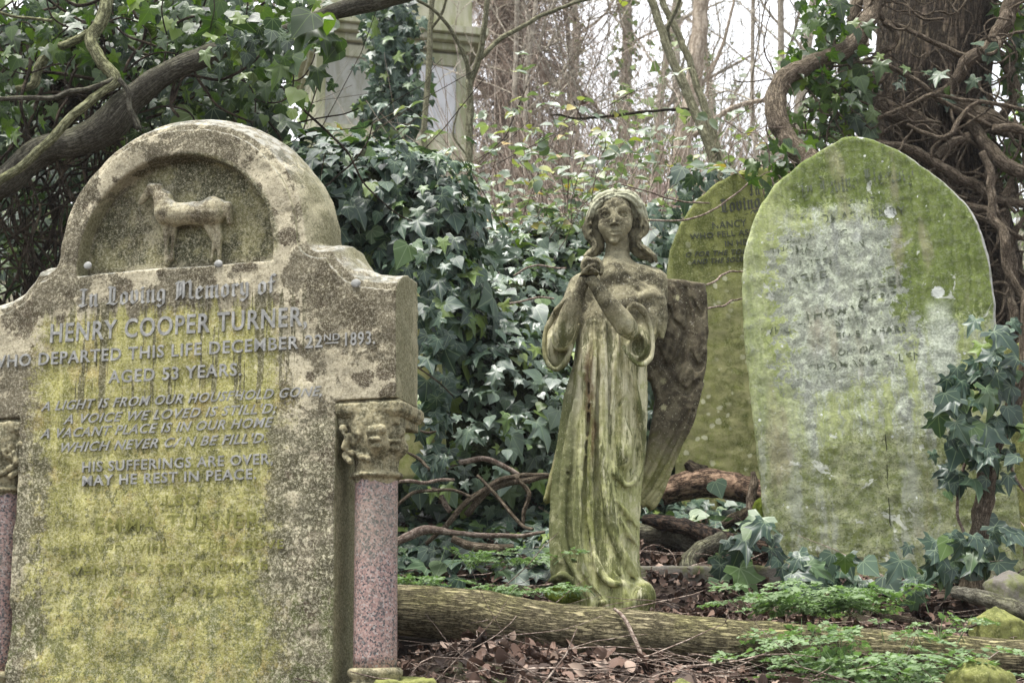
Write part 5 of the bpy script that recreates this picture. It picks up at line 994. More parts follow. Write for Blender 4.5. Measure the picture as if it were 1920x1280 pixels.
def grow(t, p, d, L, r, depth, r_, curl=.25, minr=.003, sides=6):
    k = max(4, int(L / .25)); q = [p]; dd = d.copy()
    for j in range(k):
        dd = dd + r_.normal(0, curl, 3) * (.35 if depth == 0 else .6) + np.array((0, 0, .05)); dd /= np.linalg.norm(dd); q.append(q[-1] + dd * L / k)
    q = np.array(q); rad = np.linspace(r, r * (.45 if depth else .5), len(q)); t.tube(q, rad, sides if depth == 0 else (5 if depth == 1 else 3), .05 if depth == 0 else 0, cap=False, seed=depth)
    return q, rad
def bare_tree(px, Y, h, r, seed, mat, label, group, name="tree", lean=0, nb=14, ivy=0):
    r_ = np.random.default_rng(seed); a = (px - 960) / FPX * Y / cf; gz = float(ground_h(a, Y)); base = np.array((a, Y, gz - .1))
    root = empty(name, base, label=label, cat="tree", group=group)
    t = TB(); q, rad = grow(t, np.zeros(3), np.array((lean, 0, 1.)) / math.hypot(1, lean), h, r, 0, r_, .10, sides=12 if r > .12 else 8); t.build("trunk", mat, root)
    t2 = TB()
    for i in range(nb):
        j = int(r_.uniform(.15, .98) * (len(q) - 1)); az = r_.uniform(0, 6.28); d = np.array((math.cos(az), math.sin(az), r_.uniform(.3, 1.1))); d /= np.linalg.norm(d); L = h * r_.uniform(.15, .35) * (1.1 - j / len(q) * .6)
        q1, rd = grow(t2, q[j], d, L, rad[j] * r_.uniform(.25, .5), 1, r_, .25)
        for s_ in range(int(r_.integers(4, 8))):
            j1 = int(r_.uniform(.2, .99) * (len(q1) - 1)); d1 = (q1[min(j1 + 1, len(q1) - 1)] - q1[max(j1 - 1, 0)]); d1 = d1 / (np.linalg.norm(d1) + 1e-9) + r_.normal(0, .6, 3); d1 /= np.linalg.norm(d1)
            q2, rd2 = grow(t2, q1[j1], d1, L * r_.uniform(.3, .6), max(rd[j1] * .5, .006), 2, r_, .3)
            for s2 in range(2):
                j2 = int(r_.uniform(.3, .99) * (len(q2) - 1)); d2 = d1 + r_.normal(0, .7, 3); d2 /= np.linalg.norm(d2); grow(t2, q2[j2], d2, L * .22, .005, 2, r_, .3)
    t2.build("crown", mat, root); return root, q, rad
BT = [(1170, 15, 8, .075, 'thin', 0), (955, 13, 9, .20, 'red', .02), (1060, 17, 9, .10, 'f', -.03), (1110, 22, 10, .12, 'f', .02), (1225, 19, 10, .10, 'f', .03), (1400, 16, 9, .10, 'f', -.04), (1450, 12, 7, .06, 'f', .05), (1500, 20, 11, .14, 'f', 0), (1570, 15, 9, .09, 'f', .03), (1640, 22, 11, .15, 'f', 0), (560, 14, 9, .10, 'f', .03),
      (480, 18, 10, .13, 'f', -.02), (400, 12, 8, .09, 'f', 0), (300, 16, 9, .12, 'f', .04), (180, 13, 8, .11, 'f', -.03), (60, 17, 10, .14, 'f', 0), (-60, 12, 9, .12, 'f', .05), (640, 20, 10, .12, 'f', 0), (860, 18, 10, .12, 'f', .02), (1005, 26, 12, .13, 'f', 0), (1300, 28, 12, .16, 'f', -.01), (1760, 14, 9, .12, 'f', 0), (1930, 11, 8, .12, 'f', -.05), (2010, 18, 10, .14, 'f', 0), (1360, 24, 12, .12, 'f', .02),
      (760, 27, 12, .16, 'f', 0), (1140, 32, 13, .15, 'f', .01), (1540, 30, 13, .17, 'f', 0), (240, 25, 12, .15, 'f', 0), (700, 15, 9, .07, 'f', .04), (1080, 12.5, 7, .045, 'f', .04), (1010, 10.5, 6, .035, 'f', -.05), (930, 9.5, 6, .035, 'f', .03), (1440, 9.5, 6, .03, 'f', .06)]
TL = {2: "ivy-sleeved bare tree next to the broad reddish trunk, on its right", 4: "ivy-sleeved bare tree between the double-stemmed slanting tree and the angel", 6: "thin bare tree leaning right, seen past the top of the olive headstone", 7: "tall bare tree behind the curl of the thickest ivy stem",
 9: "tall bare tree hidden mostly by the massive ivy-wrapped trunk", 10: "bare tree leaning right, seen beside the pedestal tomb's left end", 11: "ivy-grown bare tree behind the hanging foliage, above the horse memorial's arch top", 12: "slim bare tree glimpsed through ivy leaves straight above the carved horse",
 13: "ivy-grown tree leaning right behind the slanting limb", 14: "bare tree leaning left behind the lichen-covered branch", 15: "tall bare tree behind the dark trunk in the top corner", 17: "bare tree rising behind the cornice of the pedestal tomb", 18: "bare tree rising between the forked sapling and the pedestal tomb",
 20: "tall far tree behind the smooth pale tan trunk", 21: "bare tree directly behind the massive ivy-wrapped trunk", 23: "distant bare tree past the wide pale headstone, outside most of the ivy stems", 24: "distant ivy-grown tree just right of the smooth pale tan trunk", 25: "very distant bare tree behind the pedestal tomb's right panel",
 28: "very distant ivy-grown tree behind the hanging foliage of the leaning tree", 29: "thin bare tree behind the pedestal tomb, leaning right", 30: "thin whip of a tree leaning right above the brambles by the angel's head", 31: "thin young tree leaning left in front of the broad reddish trunk's right side", 32: "thin young tree leaning right beside the forked sapling's right fork", 33: "thin young tree leaning right, above the junction of the two arched headstones"}
ivied = []
for i, (px, Y, h, r, kd, ln) in enumerate(BT):
    if kd == 'f' and i in (3, 5, 8, 16, 22, 26, 27, 19): continue
    if kd == 'f': r *= .62
    lab = {'thin': "slender ivy-sleeved tree trunk standing right above the angel's head", 'red': "broad reddish-brown trunk veiled by hanging twigs, left of the angel"}.get(kd) or TL.get(i, "bare winter tree in the pale woodland behind the graves")
    root, q, rad = bare_tree(px, Y, min(h, 31 - float(ground_h(0, Y))), r, 100 + i, B_RED if kd == 'red' else B_FAR, lab, None if kd != 'f' else "bare winter trees on the wooded slope", lean=ln, nb=16)
    if kd == 'thin' or i in (2, 4, 11, 13, 23, 24, 28): ivied.append((root, q, rad))
# vectorised fine twigs
def wisps(name, base, dirs, L, r, mat, n=7, curl=.3, sag=0.0, seed=0, **k):
    r_ = np.random.default_rng(seed); m = len(base); d = dirs / np.linalg.norm(dirs, axis=1)[:, None]; pts = [base]; dd = d
    for j in range(n - 1):
        dd = dd + r_.normal(0, curl, (m, 3)) * .5 + np.array((0, 0, -sag)); dd = dd / np.linalg.norm(dd, axis=1)[:, None]; pts.append(pts[-1] + dd * (L / (n - 1))[:, None])
    pts = np.stack(pts, 1); th = np.array((0, 2.09, 4.19)); off = np.stack([np.cos(th), np.sin(th) * .7, np.sin(th) * .7], -1)
    rr = np.linspace(1, .35, n)[None, :, None, None] * r[:, None, None, None]
    V = pts[:, :, None, :] + off[None, None] * rr; idx = np.arange(m * n * 3).reshape(m, n, 3); i2 = np.roll(idx, -1, 2)
    F = np.stack([idx[:, :-1], i2[:, :-1], i2[:, 1:], idx[:, 1:]], -1).reshape(-1, 4); U = np.zeros((m * n * 3, 2)); U[:, 0] = np.tile(np.repeat(np.linspace(0, .3, n), 3), m) + np.repeat(r_.uniform(0, 9, m), n * 3)
    o = mesh_from(name, V.reshape(-1, 3), F, mat, U, True, None, **k); return o, pts
TW1 = bark("pinkish_twig", (.28, .205, .155), (.52, .42, .34), (.62, .53, .44), 4, 4, .001, 0, 30)
TW2 = bark("grey_green_twig", (.16, .15, .11), (.30, .28, .22), (.40, .38, .30), 4, 4, .001, 0, 30)
def scatter_ground(n, x0, x1, y0, y1, seed):
    r_ = np.random.default_rng(seed); Y_ = r_.uniform(y0, y1, n); px = r_.uniform(x0, x1, n); X_ = (px - 960) / FPX * Y_ / cf; return np.stack([X_, Y_, ground_h(X_, Y_)], -1), r_
b, r_ = scatter_ground(2600, 880, 1480, 7.5, 14, 1); wisps("undergrowth_twigs", b, np.stack([r_.normal(0, .35, len(b)), r_.normal(0, .3, len(b)), np.ones(len(b))], -1), r_.uniform(.5, 2.2, len(b)), r_.uniform(.003, .007, len(b)), TW1, 8, .25, seed=2, kind='stuff')
b, r_ = scatter_ground(600, -60, 480, 6.5, 13, 3); wisps("undergrowth_twigs", b, np.stack([r_.normal(0, .35, len(b)), r_.normal(0, .3, len(b)), np.ones(len(b))], -1), r_.uniform(.5, 2.4, len(b)), r_.uniform(.003, .007, len(b)), TW2, 8, .25, seed=4, kind='stuff')
b, r_ = scatter_ground(1500, 1200, 1960, 8, 16, 5); wisps("undergrowth_twigs", b, np.stack([r_.normal(0, .4, len(b)), r_.normal(0, .3, len(b)), np.ones(len(b))], -1), r_.uniform(.6, 2.6, len(b)), r_.uniform(.003, .007, len(b)), TW2, 8, .3, seed=6, kind='stuff')
# twigs hanging round the reddish trunk
r_ = np.random.default_rng(11); n = 3600; b = np.stack([*(P(965, 300, 12.6)[:2][None] + np.stack([r_.normal(0, .30, n), r_.uniform(-.7, .4, n)], -1)).T, EYE + r_.uniform(2.6, 7.0, n)], -1)
wisps("hanging_twigs", b, np.stack([r_.normal(0, .8, n), r_.normal(0, .5, n), r_.uniform(-.8, .5, n)], -1), r_.uniform(.4, 1.2, n), r_.uniform(.0035, .007, n), TW1, 7, .3, .16, seed=12, kind='stuff')
b, r_ = scatter_ground(2200, 850, 1250, 11, 20, 15); b[:, 2] += r_.uniform(.8, 5.5, len(b)); wisps("fine_twigs", b, np.stack([r_.normal(0, .7, len(b)), r_.normal(0, .5, len(b)), r_.uniform(-.2, 1, len(b))], -1), r_.uniform(.5, 1.6, len(b)), r_.uniform(.003, .006, len(b)), TW1, 7, .35, seed=16, kind='stuff')
b, r_ = scatter_ground(2000, 1250, 1960, 10, 22, 17); b[:, 2] += r_.uniform(.8, 6.5, len(b)); wisps("fine_twigs", b, np.stack([r_.normal(0, .9, len(b)), r_.normal(0, .5, len(b)), r_.uniform(-.2, .8, len(b))], -1), r_.uniform(.5, 1.6, len(b)), r_.uniform(.003, .006, len(b)), TW2, 7, .35, seed=18, kind='stuff')
# ================================================================== leaves
def fan(outline, zf, center):
    o = np.array(outline, float); n = len(o); V = np.vstack([[center], o]); z = np.array([zf(x, y) for x, y in V]); T = np.array([(0, 1 + i, 1 + (i + 1) % n) for i in range(n)])
    return np.column_stack([V, z]), T
half = [(.09, -.09), (.28, -.20), (.46, -.08), (.33, .12), (.38, .30), (.60, .46), (.40, .50), (.23, .50), (.14, .78)]
IVY = fan([(0, .0)] + half + [(0, 1.05)] + [(-x, y) for x, y in half[::-1]], lambda x, y: -.55 * x * x - .30 * max(y - .2, 0) ** 2 + .26 * abs(x) + .05 * math.sin(11 * y), (0, .22))
half2 = [(.12, -.06), (.34, -.02), (.48, .18), (.42, .40), (.24, .66)]
IVY2 = fan([(0, .02)] + half2 + [(0, 1.0)] + [(-x, y) for x, y in half2[::-1]], lambda x, y: -.25 * x * x - .2 * max(y - .2, 0) ** 2 + .12 * abs(x), (0, .25))
half3 = [(.18, .05), (.34, .26), (.36, .48), (.24, .74)]
OVAL = fan([(0, 0)] + half3 + [(0, 1.0)] + [(-x, y) for x, y in half3[::-1]], lambda x, y: .28 * abs(x) - .22 * (y - .4) ** 2, (0, .42))
half4 = [(.12, .08), (.30, .22), (.22, .34), (.36, .50), (.20, .58), (.22, .80), (.08, .82)]
DEAD = fan([(0, 0)] + half4 + [(0, 1.0)] + [(-x, y) for x, y in half4[::-1]], lambda x, y: .9 * x * x + .35 * (y - .5) ** 2 + .15 * math.sin(9 * y + 5 * x), (0, .45))
half5 = [(.10, .10), (.42, .22), (.46, .40), (.22, .44), (.30, .72), (.12, .74)]
LOBE = fan([(0, 0)] + half5 + [(0, 1.0)] + [(-x, y) for x, y in half5[::-1]], lambda x, y: -.2 * x * x, (0, .35))
def place(name, tpls, pos, nrm, tip, size, mat, parent=None, seed=0, curl=.25, **k):
    r_ = np.random.default_rng(seed); m = len(pos); pos = np.asarray(pos, float)
    n = nrm / (np.linalg.norm(nrm, axis=1)[:, None] + 1e-9); y = tip - n * (tip * n).sum(1)[:, None]; y /= np.linalg.norm(y, axis=1)[:, None] + 1e-9; x = np.cross(y, n)
    which = r_.integers(0, len(tpls), m); Vs, Fs, Us, off = [], [], [], 0
    for w_, (tv, tf) in enumerate(tpls):
        s_ = np.where(which == w_)[0]
        if not len(s_): continue
        v = np.repeat(tv[None], len(s_), 0).copy(); v[:, :, 2] *= r_.uniform(.5, 1.8, len(s_))[:, None]; v[:, :, 0] *= r_.uniform(.8, 1.15, len(s_))[:, None]; v[:, :, 2] += curl * r_.normal(0, 1, len(s_))[:, None] * v[:, :, 0] * .5
        v *= size[s_][:, None, None]
        W = pos[s_][:, None] + v[:, :, 0:1] * x[s_][:, None] + v[:, :, 1:2] * y[s_][:, None] + v[:, :, 2:3] * n[s_][:, None]
        F = tf[None] + (np.arange(len(s_)) * len(tv))[:, None, None] + off; U = np.repeat(tv[None, :, :2], len(s_), 0)
        Vs.append(W.reshape(-1, 3)); Fs.append(F.reshape(-1, 3)); Us.append(U.reshape(-1, 2)); off += len(s_) * len(tv)
    o = mesh_from(name, np.concatenate(Vs), np.concatenate(Fs), mat, np.concatenate(Us), True, None, **k)
    if parent is not None: child(o, parent)
    return o
def leafmat(name, stops, rough=.38, spec=.5, trans=.25, vein=(.30, .38, .22), veins=True, tcol=None, coat=.0):
    m = M(name, rough, spec); g_ = m.n("ShaderNodeNewGeometry"); rnd = g_.outputs['Random Per Island']; c = m.co.outputs['Object']
    colr = m.ramp(rnd, stops); colr = m.mix(m.mul(m.st(m.noise(c, 160, 3, .6), .35, .7), .35), colr, (.05, .06, .02), 'MULTIPLY') if False else colr
    if veins:
        x, y = m.sep(m.co.outputs['UV'])[:2]; a = m.math('ARCTAN2', x, y); pp = m.math('PINGPONG', a, R(20)); rr = m.math('SQRT', m.math('ADD', m.mul(x, x), m.mul(y, y)))
        vm = m.mul(m.st(m.mul(pp, rr), .022, .006), .65); colr = m.mix(m.mul(vm, .6), colr, vein)
    m.col(colr); m.bump(m.noise(c, 220, 2, .5), .15, .002); m.set(m.b.inputs['Coat Weight'], coat); m.b.inputs['Coat Roughness'].default_value = .28
    if trans: m.translucent(m.mix(1.0, colr, tcol or (1.9, 2.2, .7), 'MULTIPLY'), trans)
    return m.m
L_DARK = leafmat("dark_ivy_leaf", [(0, (.014, .03, .016)), (.45, (.03, .058, .028)), (.75, (.05, .085, .035)), (.92, (.085, .13, .03)), (1, (.13, .18, .035))], .46, .45, .12, coat=.08)
L_BUSH = leafmat("blue_green_ivy_leaf", [(0, (.018, .040, .026)), (.5, (.036, .070, .048)), (.8, (.06, .105, .065)), (.93, (.085, .15, .03)), (1, (.15, .21, .04))], .47, .5, .10, coat=.08)
L_BACK = leafmat("backlit_ivy_leaf", [(0, (.018, .034, .013)), (.5, (.034, .062, .018)), (.8, (.06, .10, .02)), (1, (.12, .17, .03))], .45, .45, .24, tcol=(2.4, 3.0, .7), coat=.1, vein=(.12, .18, .05))
L_BRAM = leafmat("bramble_leaf", [(0, (.09, .13, .08)), (.5, (.15, .19, .13)), (.72, (.25, .30, .22)), (.86, (.28, .32, .20)), (.91, (.30, .32, .07)), (.97, (.34, .22, .06)), (1, (.22, .25, .18))], .45, .5, .18, veins=False, coat=.25)  # silvery stops put the sky's reflection into the leaf colour
L_FAR = leafmat("far_evergreen_leaf", [(0, (.05, .075, .03)), (.6, (.10, .14, .05)), (1, (.18, .23, .08))], .45, .5, .3, veins=False)
L_LIT = leafmat("dead_leaf", [(0, (.025, .016, .012)), (.4, (.07, .042, .030)), (.65, (.13, .078, .056)), (.87, (.22, .145, .11)), (1, (.36, .27, .21))], .7, .3, .0, veins=False)
L_PARS = leafmat("cow_parsley_leaf", [(0, (.10, .155, .07)), (.6, (.16, .23, .11)), (1, (.24, .32, .17))], .55, .35, .25, veins=False, tcol=(1.5, 1.9, .8))
L_HEDGE = leafmat("pale_sheen_ivy_leaf", [(0, (.05, .08, .055)), (.5, (.085, .13, .095)), (.8, (.13, .18, .13)), (.93, (.12, .20, .04)), (1, (.20, .26, .06))], .40, .55, .15, coat=.22)  # lighter base colour carries the bank's sheen and haze
def rot_noise(n, base, amp, r_): v = base + r_.normal(0, amp, (n, 3)); return v / np.linalg.norm(v, axis=1)[:, None]
DN = np.array((0, -.1, -1.))
# ---- masses of leaves over rounded forms
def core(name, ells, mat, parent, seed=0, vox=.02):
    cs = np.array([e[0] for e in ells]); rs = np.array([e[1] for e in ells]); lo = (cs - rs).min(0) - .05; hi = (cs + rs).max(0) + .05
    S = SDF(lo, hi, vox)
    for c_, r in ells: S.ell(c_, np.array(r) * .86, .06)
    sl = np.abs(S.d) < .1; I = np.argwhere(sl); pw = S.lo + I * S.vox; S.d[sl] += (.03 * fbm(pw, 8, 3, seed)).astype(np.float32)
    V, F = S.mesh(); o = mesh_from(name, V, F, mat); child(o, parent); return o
INN = M("shaded_ivy_interior", .95, .1); c = INN.co.outputs['Object']; INN.col(INN.ramp(INN.noise(c, 25, 5, .8), [(.35, (.012, .014, .007)), (.6, (.04, .05, .02)), (.75, (.07, .06, .035))])); INN.bump(INN.noise(c, 50, 4, .8), 1, .03); INN = INN.m  # solid dark core; its colour stands in for the shade between leaves
def mass_pts(ells, n, r_, face=(0, -1, .25), jit=.04):
    A_ = np.array([e[1][0] * e[1][2] for e in ells]); w_ = A_ / A_.sum(); ps, ns = [], []
    for (c_, r), ww in zip(ells, w_):
        k = int(n * ww * 2.2); u = r_.normal(0, 1, (k, 3)); u /= np.linalg.norm(u, axis=1)[:, None]; u = u[(u @ np.array(face)) > -.25]
        p = np.array(c_) + u * np.array(r); nn = u / np.array(r); nn /= np.linalg.norm(nn, axis=1)[:, None]
        keep = np.ones(len(p), bool)
        for c2, r2 in ells:
            if c2 is c_: continue
            keep &= (((p - np.array(c2)) / np.array(r2)) ** 2).sum(1) > .9
        ps.append(p[keep]); ns.append(nn[keep])
    p = np.concatenate(ps); nn = np.concatenate(ns); p = p + nn * (.05 * fbm(p, 6, 2, 3))[:, None] + r_.normal(0, jit, p.shape); return p, nn
def ivy_mass(name, ells, n, size, mat, label, seed, cat="ivy", tpl=(IVY, IVY, IVY2), up=.55, group=None, inner=True):
    r_ = np.random.default_rng(seed); root = empty(name, np.array(ells[0][0]) - (0, 0, ells[0][1][2]), label=label, cat=cat, group=group); bpy.context.view_layer.update()
    if inner: core("shade_core", ells, INN, root, seed)
    p, nn = mass_pts(ells, n, r_); nrm = nn + np.array((0, -.35, up)) + r_.normal(0, .42, p.shape); tip = DN + r_.normal(0, .45, p.shape) + nn * .4
    place("foliage", list(tpl), p, nrm, tip, r_.lognormal(math.log(size), .36, len(p)), mat, root, seed); return root, p
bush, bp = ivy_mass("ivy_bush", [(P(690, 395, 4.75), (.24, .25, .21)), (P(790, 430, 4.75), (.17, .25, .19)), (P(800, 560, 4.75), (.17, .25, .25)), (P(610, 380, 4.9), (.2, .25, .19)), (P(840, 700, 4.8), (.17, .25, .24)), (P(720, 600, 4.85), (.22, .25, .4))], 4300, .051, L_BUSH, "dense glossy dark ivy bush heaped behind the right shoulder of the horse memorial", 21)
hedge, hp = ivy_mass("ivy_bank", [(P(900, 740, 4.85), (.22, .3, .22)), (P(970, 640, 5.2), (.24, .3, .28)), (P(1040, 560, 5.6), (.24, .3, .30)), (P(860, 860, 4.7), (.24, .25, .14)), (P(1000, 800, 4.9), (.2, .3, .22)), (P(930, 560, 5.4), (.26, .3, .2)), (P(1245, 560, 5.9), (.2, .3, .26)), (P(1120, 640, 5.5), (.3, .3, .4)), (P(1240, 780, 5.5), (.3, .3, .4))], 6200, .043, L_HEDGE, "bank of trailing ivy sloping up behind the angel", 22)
# foliage on the small headstones' flank and vine
def px_leaves(name, spots, n, Y, size, mat, parent, seed, face=(0, -1, .35), amp=.45, tip=DN, tpl=(IVY, IVY, IVY2), tamp=.4):
    """leaves scattered round a few (px, py, sx, sy) patches"""
    r_ = np.random.default_rng(seed); P_ = []
    tot = sum(s[2] * s[3] for s in spots)
    for (a, b, sx, sy) in spots:
        k = max(1, int(n * sx * sy / tot)); X_ = r_.normal(a, sx, k); Z_ = r_.normal(b, sy, k)
        P_ += [P(x_, z_, r_.uniform(*Y)) for x_, z_ in zip(X_, Z_)]
    P_ = np.array(P_); m = len(P_); return place(name, list(tpl), P_, rot_noise(m, np.array(face, float), amp, r_), rot_noise(m, np.array(tip, float), tamp, r_), r_.lognormal(math.log(size), .25, m), mat, parent, seed)
px_leaves("foliage", [(800, 480, 22, 30), (815, 560, 16, 30), (818, 640, 14, 40), (822, 760, 14, 40), (815, 860, 20, 30)], 120, (4.05, 4.18), .055, L_BUSH, bush, 30, amp=.4)
px_leaves("foliage", [(1850, 640, 22, 20), (1800, 720, 18, 18), (1850, 760, 28, 45), (1790, 830, 28, 28), (1860, 850, 22, 28), (1815, 900, 24, 20), (1900, 730, 14, 45), (1840, 690, 26, 26), (1880, 600, 18, 16)], 96, (3.86, 3.98), .060, L_BUSH, vn, 31, amp=.3)
px_leaves("foliage", [(1800, 1040, 42, 24), (1740, 1060, 30, 18), (1850, 1010, 24, 22), (1770, 1010, 20, 14)], 52, (3.8, 4.0), .062, L_BUSH, vn, 32, amp=.4)
gi = empty("ivy_plant", P(1560, 1110, 4.0), label="low ivy growing along the foot of the wide pale headstone", cat="ivy"); bpy.context.view_layer.update()
px_leaves("foliage", [(1500, 1060, 26, 16), (1560, 1055, 30, 20), (1620, 1085, 24, 10), (1480, 1080, 18, 16)], 26, (3.85, 4.1), .072, L_BUSH, gi, 33, amp=.45)
gi2 = empty("ivy_plant", P(1410, 1080, 4.1), label="ivy sprig with pale-veined leaves by the black log", cat="ivy"); bpy.context.view_layer.update()
px_leaves("foliage", [(1380, 1030, 26, 20), (1420, 985, 14, 14), (1370, 1080, 24, 16), (1340, 915, 6, 8), (1440, 990, 12, 10)], 26, (4.05, 4.2), .075, L_BUSH, gi2, 34, amp=.45)
# leaves round the right tree
px_leaves("foliage", [(1560, 50, 34, 40), (1520, 130, 28, 22), (1570, 180, 28, 22), (1540, 250, 24, 18), (1600, 150, 20, 30)], 330, (4.9, 5.4), .050, L_BACK, iv, 41, amp=.6)
px_leaves("foliage", [(1905, 100, 14, 50), (1900, 290, 22, 22), (1930, 180, 18, 60), (1890, 330, 14, 16), (1905, 20, 18, 26)], 240, (5.1, 5.5), .050, L_BACK, iv, 42, amp=.6)
px_leaves("foliage", [(1690, 145, 14, 10), (1740, 140, 20, 8), (1780, 170, 14, 8), (1850, 130, 10, 30), (1620, 210, 14, 30)], 26, (4.98, 5.08), .055, L_DARK, iv, 43, amp=.4)
ig = empty("ivy_sprig", P(1440, 330, 4.6), label="bright ivy sprigs hanging over the tops of the olive and pale headstones", cat="ivy"); bpy.context.view_layer.update()
px_leaves("foliage", [(1440, 305, 34, 14), (1460, 340, 22, 12), (1480, 290, 20, 14)], 44, (4.5, 4.85), .050, L_BACK, ig, 44, amp=.6)
child(wild(14, (1380, 290, 1500, 370), (4.55, 4.8), (1, 2), seed=13, up=.2).build("stems", B_TWIG), ig)["kind"] = "stuff"
ig = empty("ivy_sprig", P(1290, 420, 5.3), label="ivy sprig between the pink headstone and the olive one", cat="ivy"); bpy.context.view_layer.update()
px_leaves("foliage", [(1285, 345, 20, 14), (1240, 440, 14, 30), (1300, 330, 22, 12), (1250, 400, 14, 16)], 60, (5.1, 5.6), .055, L_BUSH, ig, 45, amp=.6)
# left tree foliage
F1 = [(60, 40, 60, 35), (200, 30, 60, 30), (330, 30, 60, 28), (450, 40, 55, 26), (540, 20, 30, 22), (260, 110, 50, 30), (380, 90, 45, 25), (80, 120, 60, 35), (470, 130, 36, 28), (420, 180, 40, 22), (30, 230, 40, 40), (300, 190, 40, 25), (500, 190, 26, 22)]
px_leaves("foliage", F1, 560, (3.8, 4.4), .043, L_BACK, lt, 51, face=(0, -1, .15), amp=.6)
px_leaves("foliage", F1, 1200, (4.0, 4.8), .046, L_DARK, lt, 52, face=(0, -1, .3), amp=.5)
px_leaves("foliage", [(500, 70, 30, 16), (560, 45, 22, 14), (440, 95, 20, 14)], 70, (3.5, 3.66), .040, L_DARK, lt, 57, face=(0, -1, .1), amp=.5)
px_leaves("foliage", [(605, 20, 18, 12), (610, 60, 12, 14), (545, 120, 14, 10), (565, 168, 5, 5), (540, 105, 12, 8), (640, 75, 10, 10)], 20, (3.4, 3.7), .075, L_BACK, lt, 53, face=(0, -1, .05), amp=.35)
sh = empty("evergreen_shrub", P(120, 700, 5.6), label="loose evergreen ivy thicket filling the gap left of the horse memorial", cat="shrub"); bpy.context.view_layer.update()
px_leaves("foliage", [(60, 380, 70, 70), (150, 330, 70, 50), (60, 200, 80, 90), (220, 200, 90, 70), (380, 200, 80, 60), (40, 480, 60, 40), (460, 230, 40, 40)], 2400, (4.8, 6.8), .050, L_DARK, sh, 54, amp=.7)
px_leaves("foliage", [(60, 300, 90, 110), (220, 140, 100, 80), (380, 130, 70, 70), (460, 60, 40, 40)], 1200, (5.2, 7.5), .055, L_BACK, sh, 55, amp=.7)
b, r_ = scatter_ground(240, -80, 300, 4.6, 6.4, 21); o, _ = wisps("stems", b, np.stack([r_.normal(0, .5, len(b)), r_.normal(0, .3, len(b)), np.ones(len(b))], -1), r_.uniform(1.0, 2.6, len(b)), r_.uniform(.004, .010, len(b)), B_DARK, 10, .3, seed=22, kind='stuff'); child(o, sh)
# ivy-sleeved trunk in front of the tomb
it = empty("ivy_clad_tree", P(745, 420, 7.6), label="trunk completely sleeved in ivy in front of the pedestal tomb", cat="tree"); bpy.context.view_layer.update()
child(branch_part("trunk", [(745, -150, 11), (738, 0, 12), (735, 120, 13), (748, 220, 14), (752, 330, 15), (755, 450, 16)], 7.6, 7.6, B_DARK, sides=12, n=40), it)
px_leaves("foliage", [(728, 20, 26, 30), (735, 80, 22, 35), (735, 150, 26, 30), (745, 200, 28, 22), (745, 250, 18, 20), (700, 190, 14, 12), (770, 90, 14, 14), (745, 290, 14, 16)], 900, (7.35, 7.75), .060, L_BUSH, it, 56, amp=.55)
# ivy on far trunks
for i, (root, q, rad) in enumerate(ivied):
    r_ = np.random.default_rng(300 + i); n = 700; j = r_.uniform(.02, .85, n) * (len(q) - 1); j0 = j.astype(int); f = (j - j0)[:, None]; j1 = np.minimum(j0 + 1, len(q) - 1); p = q[j0] * (1 - f) + q[j1] * f; u = r_.normal(0, 1, (n, 3)); u[:, 2] *= .3; u /= np.linalg.norm(u, axis=1)[:, None]
    p = p + u * (rad[j0] + r_.uniform(0, .09, n))[:, None]; o = place("foliage", [IVY2], p, u + r_.normal(0, .5, u.shape), DN + r_.normal(0, .4, u.shape), r_.uniform(.05, .09, n), L_FAR, None, i); o.parent = root
# far evergreen undergrowth
b, r_ = scatter_ground(5200, 1150, 1960, 8, 20, 61); b[:, 2] += np.abs(r_.normal(0, .9, len(b))); place("evergreen_undergrowth", [OVAL, IVY2], b, rot_noise(len(b), np.array((0, -.8, .6)), .5, r_), rot_noise(len(b), DN, .5, r_), r_.uniform(.05, .09, len(b)), L_FAR, None, 61, kind='stuff')
b, r_ = scatter_ground(2400, -80, 560, 6.5, 16, 62); b[:, 2] += np.abs(r_.normal(0, 1.0, len(b))); place("evergreen_undergrowth", [OVAL, IVY2], b, rot_noise(len(b), np.array((0, -.8, .6)), .5, r_), rot_noise(len(b), DN, .5, r_), r_.uniform(.05, .09, len(b)), L_FAR, None, 62, kind='stuff')
# brambles
def bramble(px, py, Y, n, seed, label, spread=.5, h=1.0):
    r_ = np.random.default_rng(seed); c0 = P(px, py, Y); root = empty("bramble_bush", c0, label=label, cat="bramble"); bpy.context.view_layer.update()
    b = c0 + np.stack([r_.normal(0, spread, n), r_.normal(0, .35, n), np.zeros(n)], -1); L = r_.uniform(.5, 1.15, n) * h
    o, pts = wisps("canes", b, np.stack([r_.normal(0, .45, n), r_.normal(0, .3, n), np.ones(n)], -1), L, r_.uniform(.002, .004, n), B_TWIG, 12, .22, .10, seed=seed, kind='stuff'); child(o, root)
    q = pts[:, 3:].reshape(-1, 3); q = q[r_.random(len(q)) < .62]; q = np.repeat(q, 3, 0); a = np.tile((-1.1, 0, 1.1), len(q) // 3) + np.repeat(r_.uniform(0, 6.28, len(q) // 3), 3)
    tip = np.stack([np.cos(a), np.sin(a), r_.normal(-.25, .2, len(q))], -1); nrm = np.repeat(rot_noise(len(q) // 3, np.array((0, -.5, 1.)), .35, r_), 3, 0) + r_.normal(0, .12, (len(q), 3))
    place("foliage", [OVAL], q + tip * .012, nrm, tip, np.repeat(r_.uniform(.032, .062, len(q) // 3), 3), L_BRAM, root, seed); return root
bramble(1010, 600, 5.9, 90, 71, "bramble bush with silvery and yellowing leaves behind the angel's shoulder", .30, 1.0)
bramble(1130, 540, 6.6, 60, 72, "paler bramble thicket behind the angel's head", .35, 1.0)
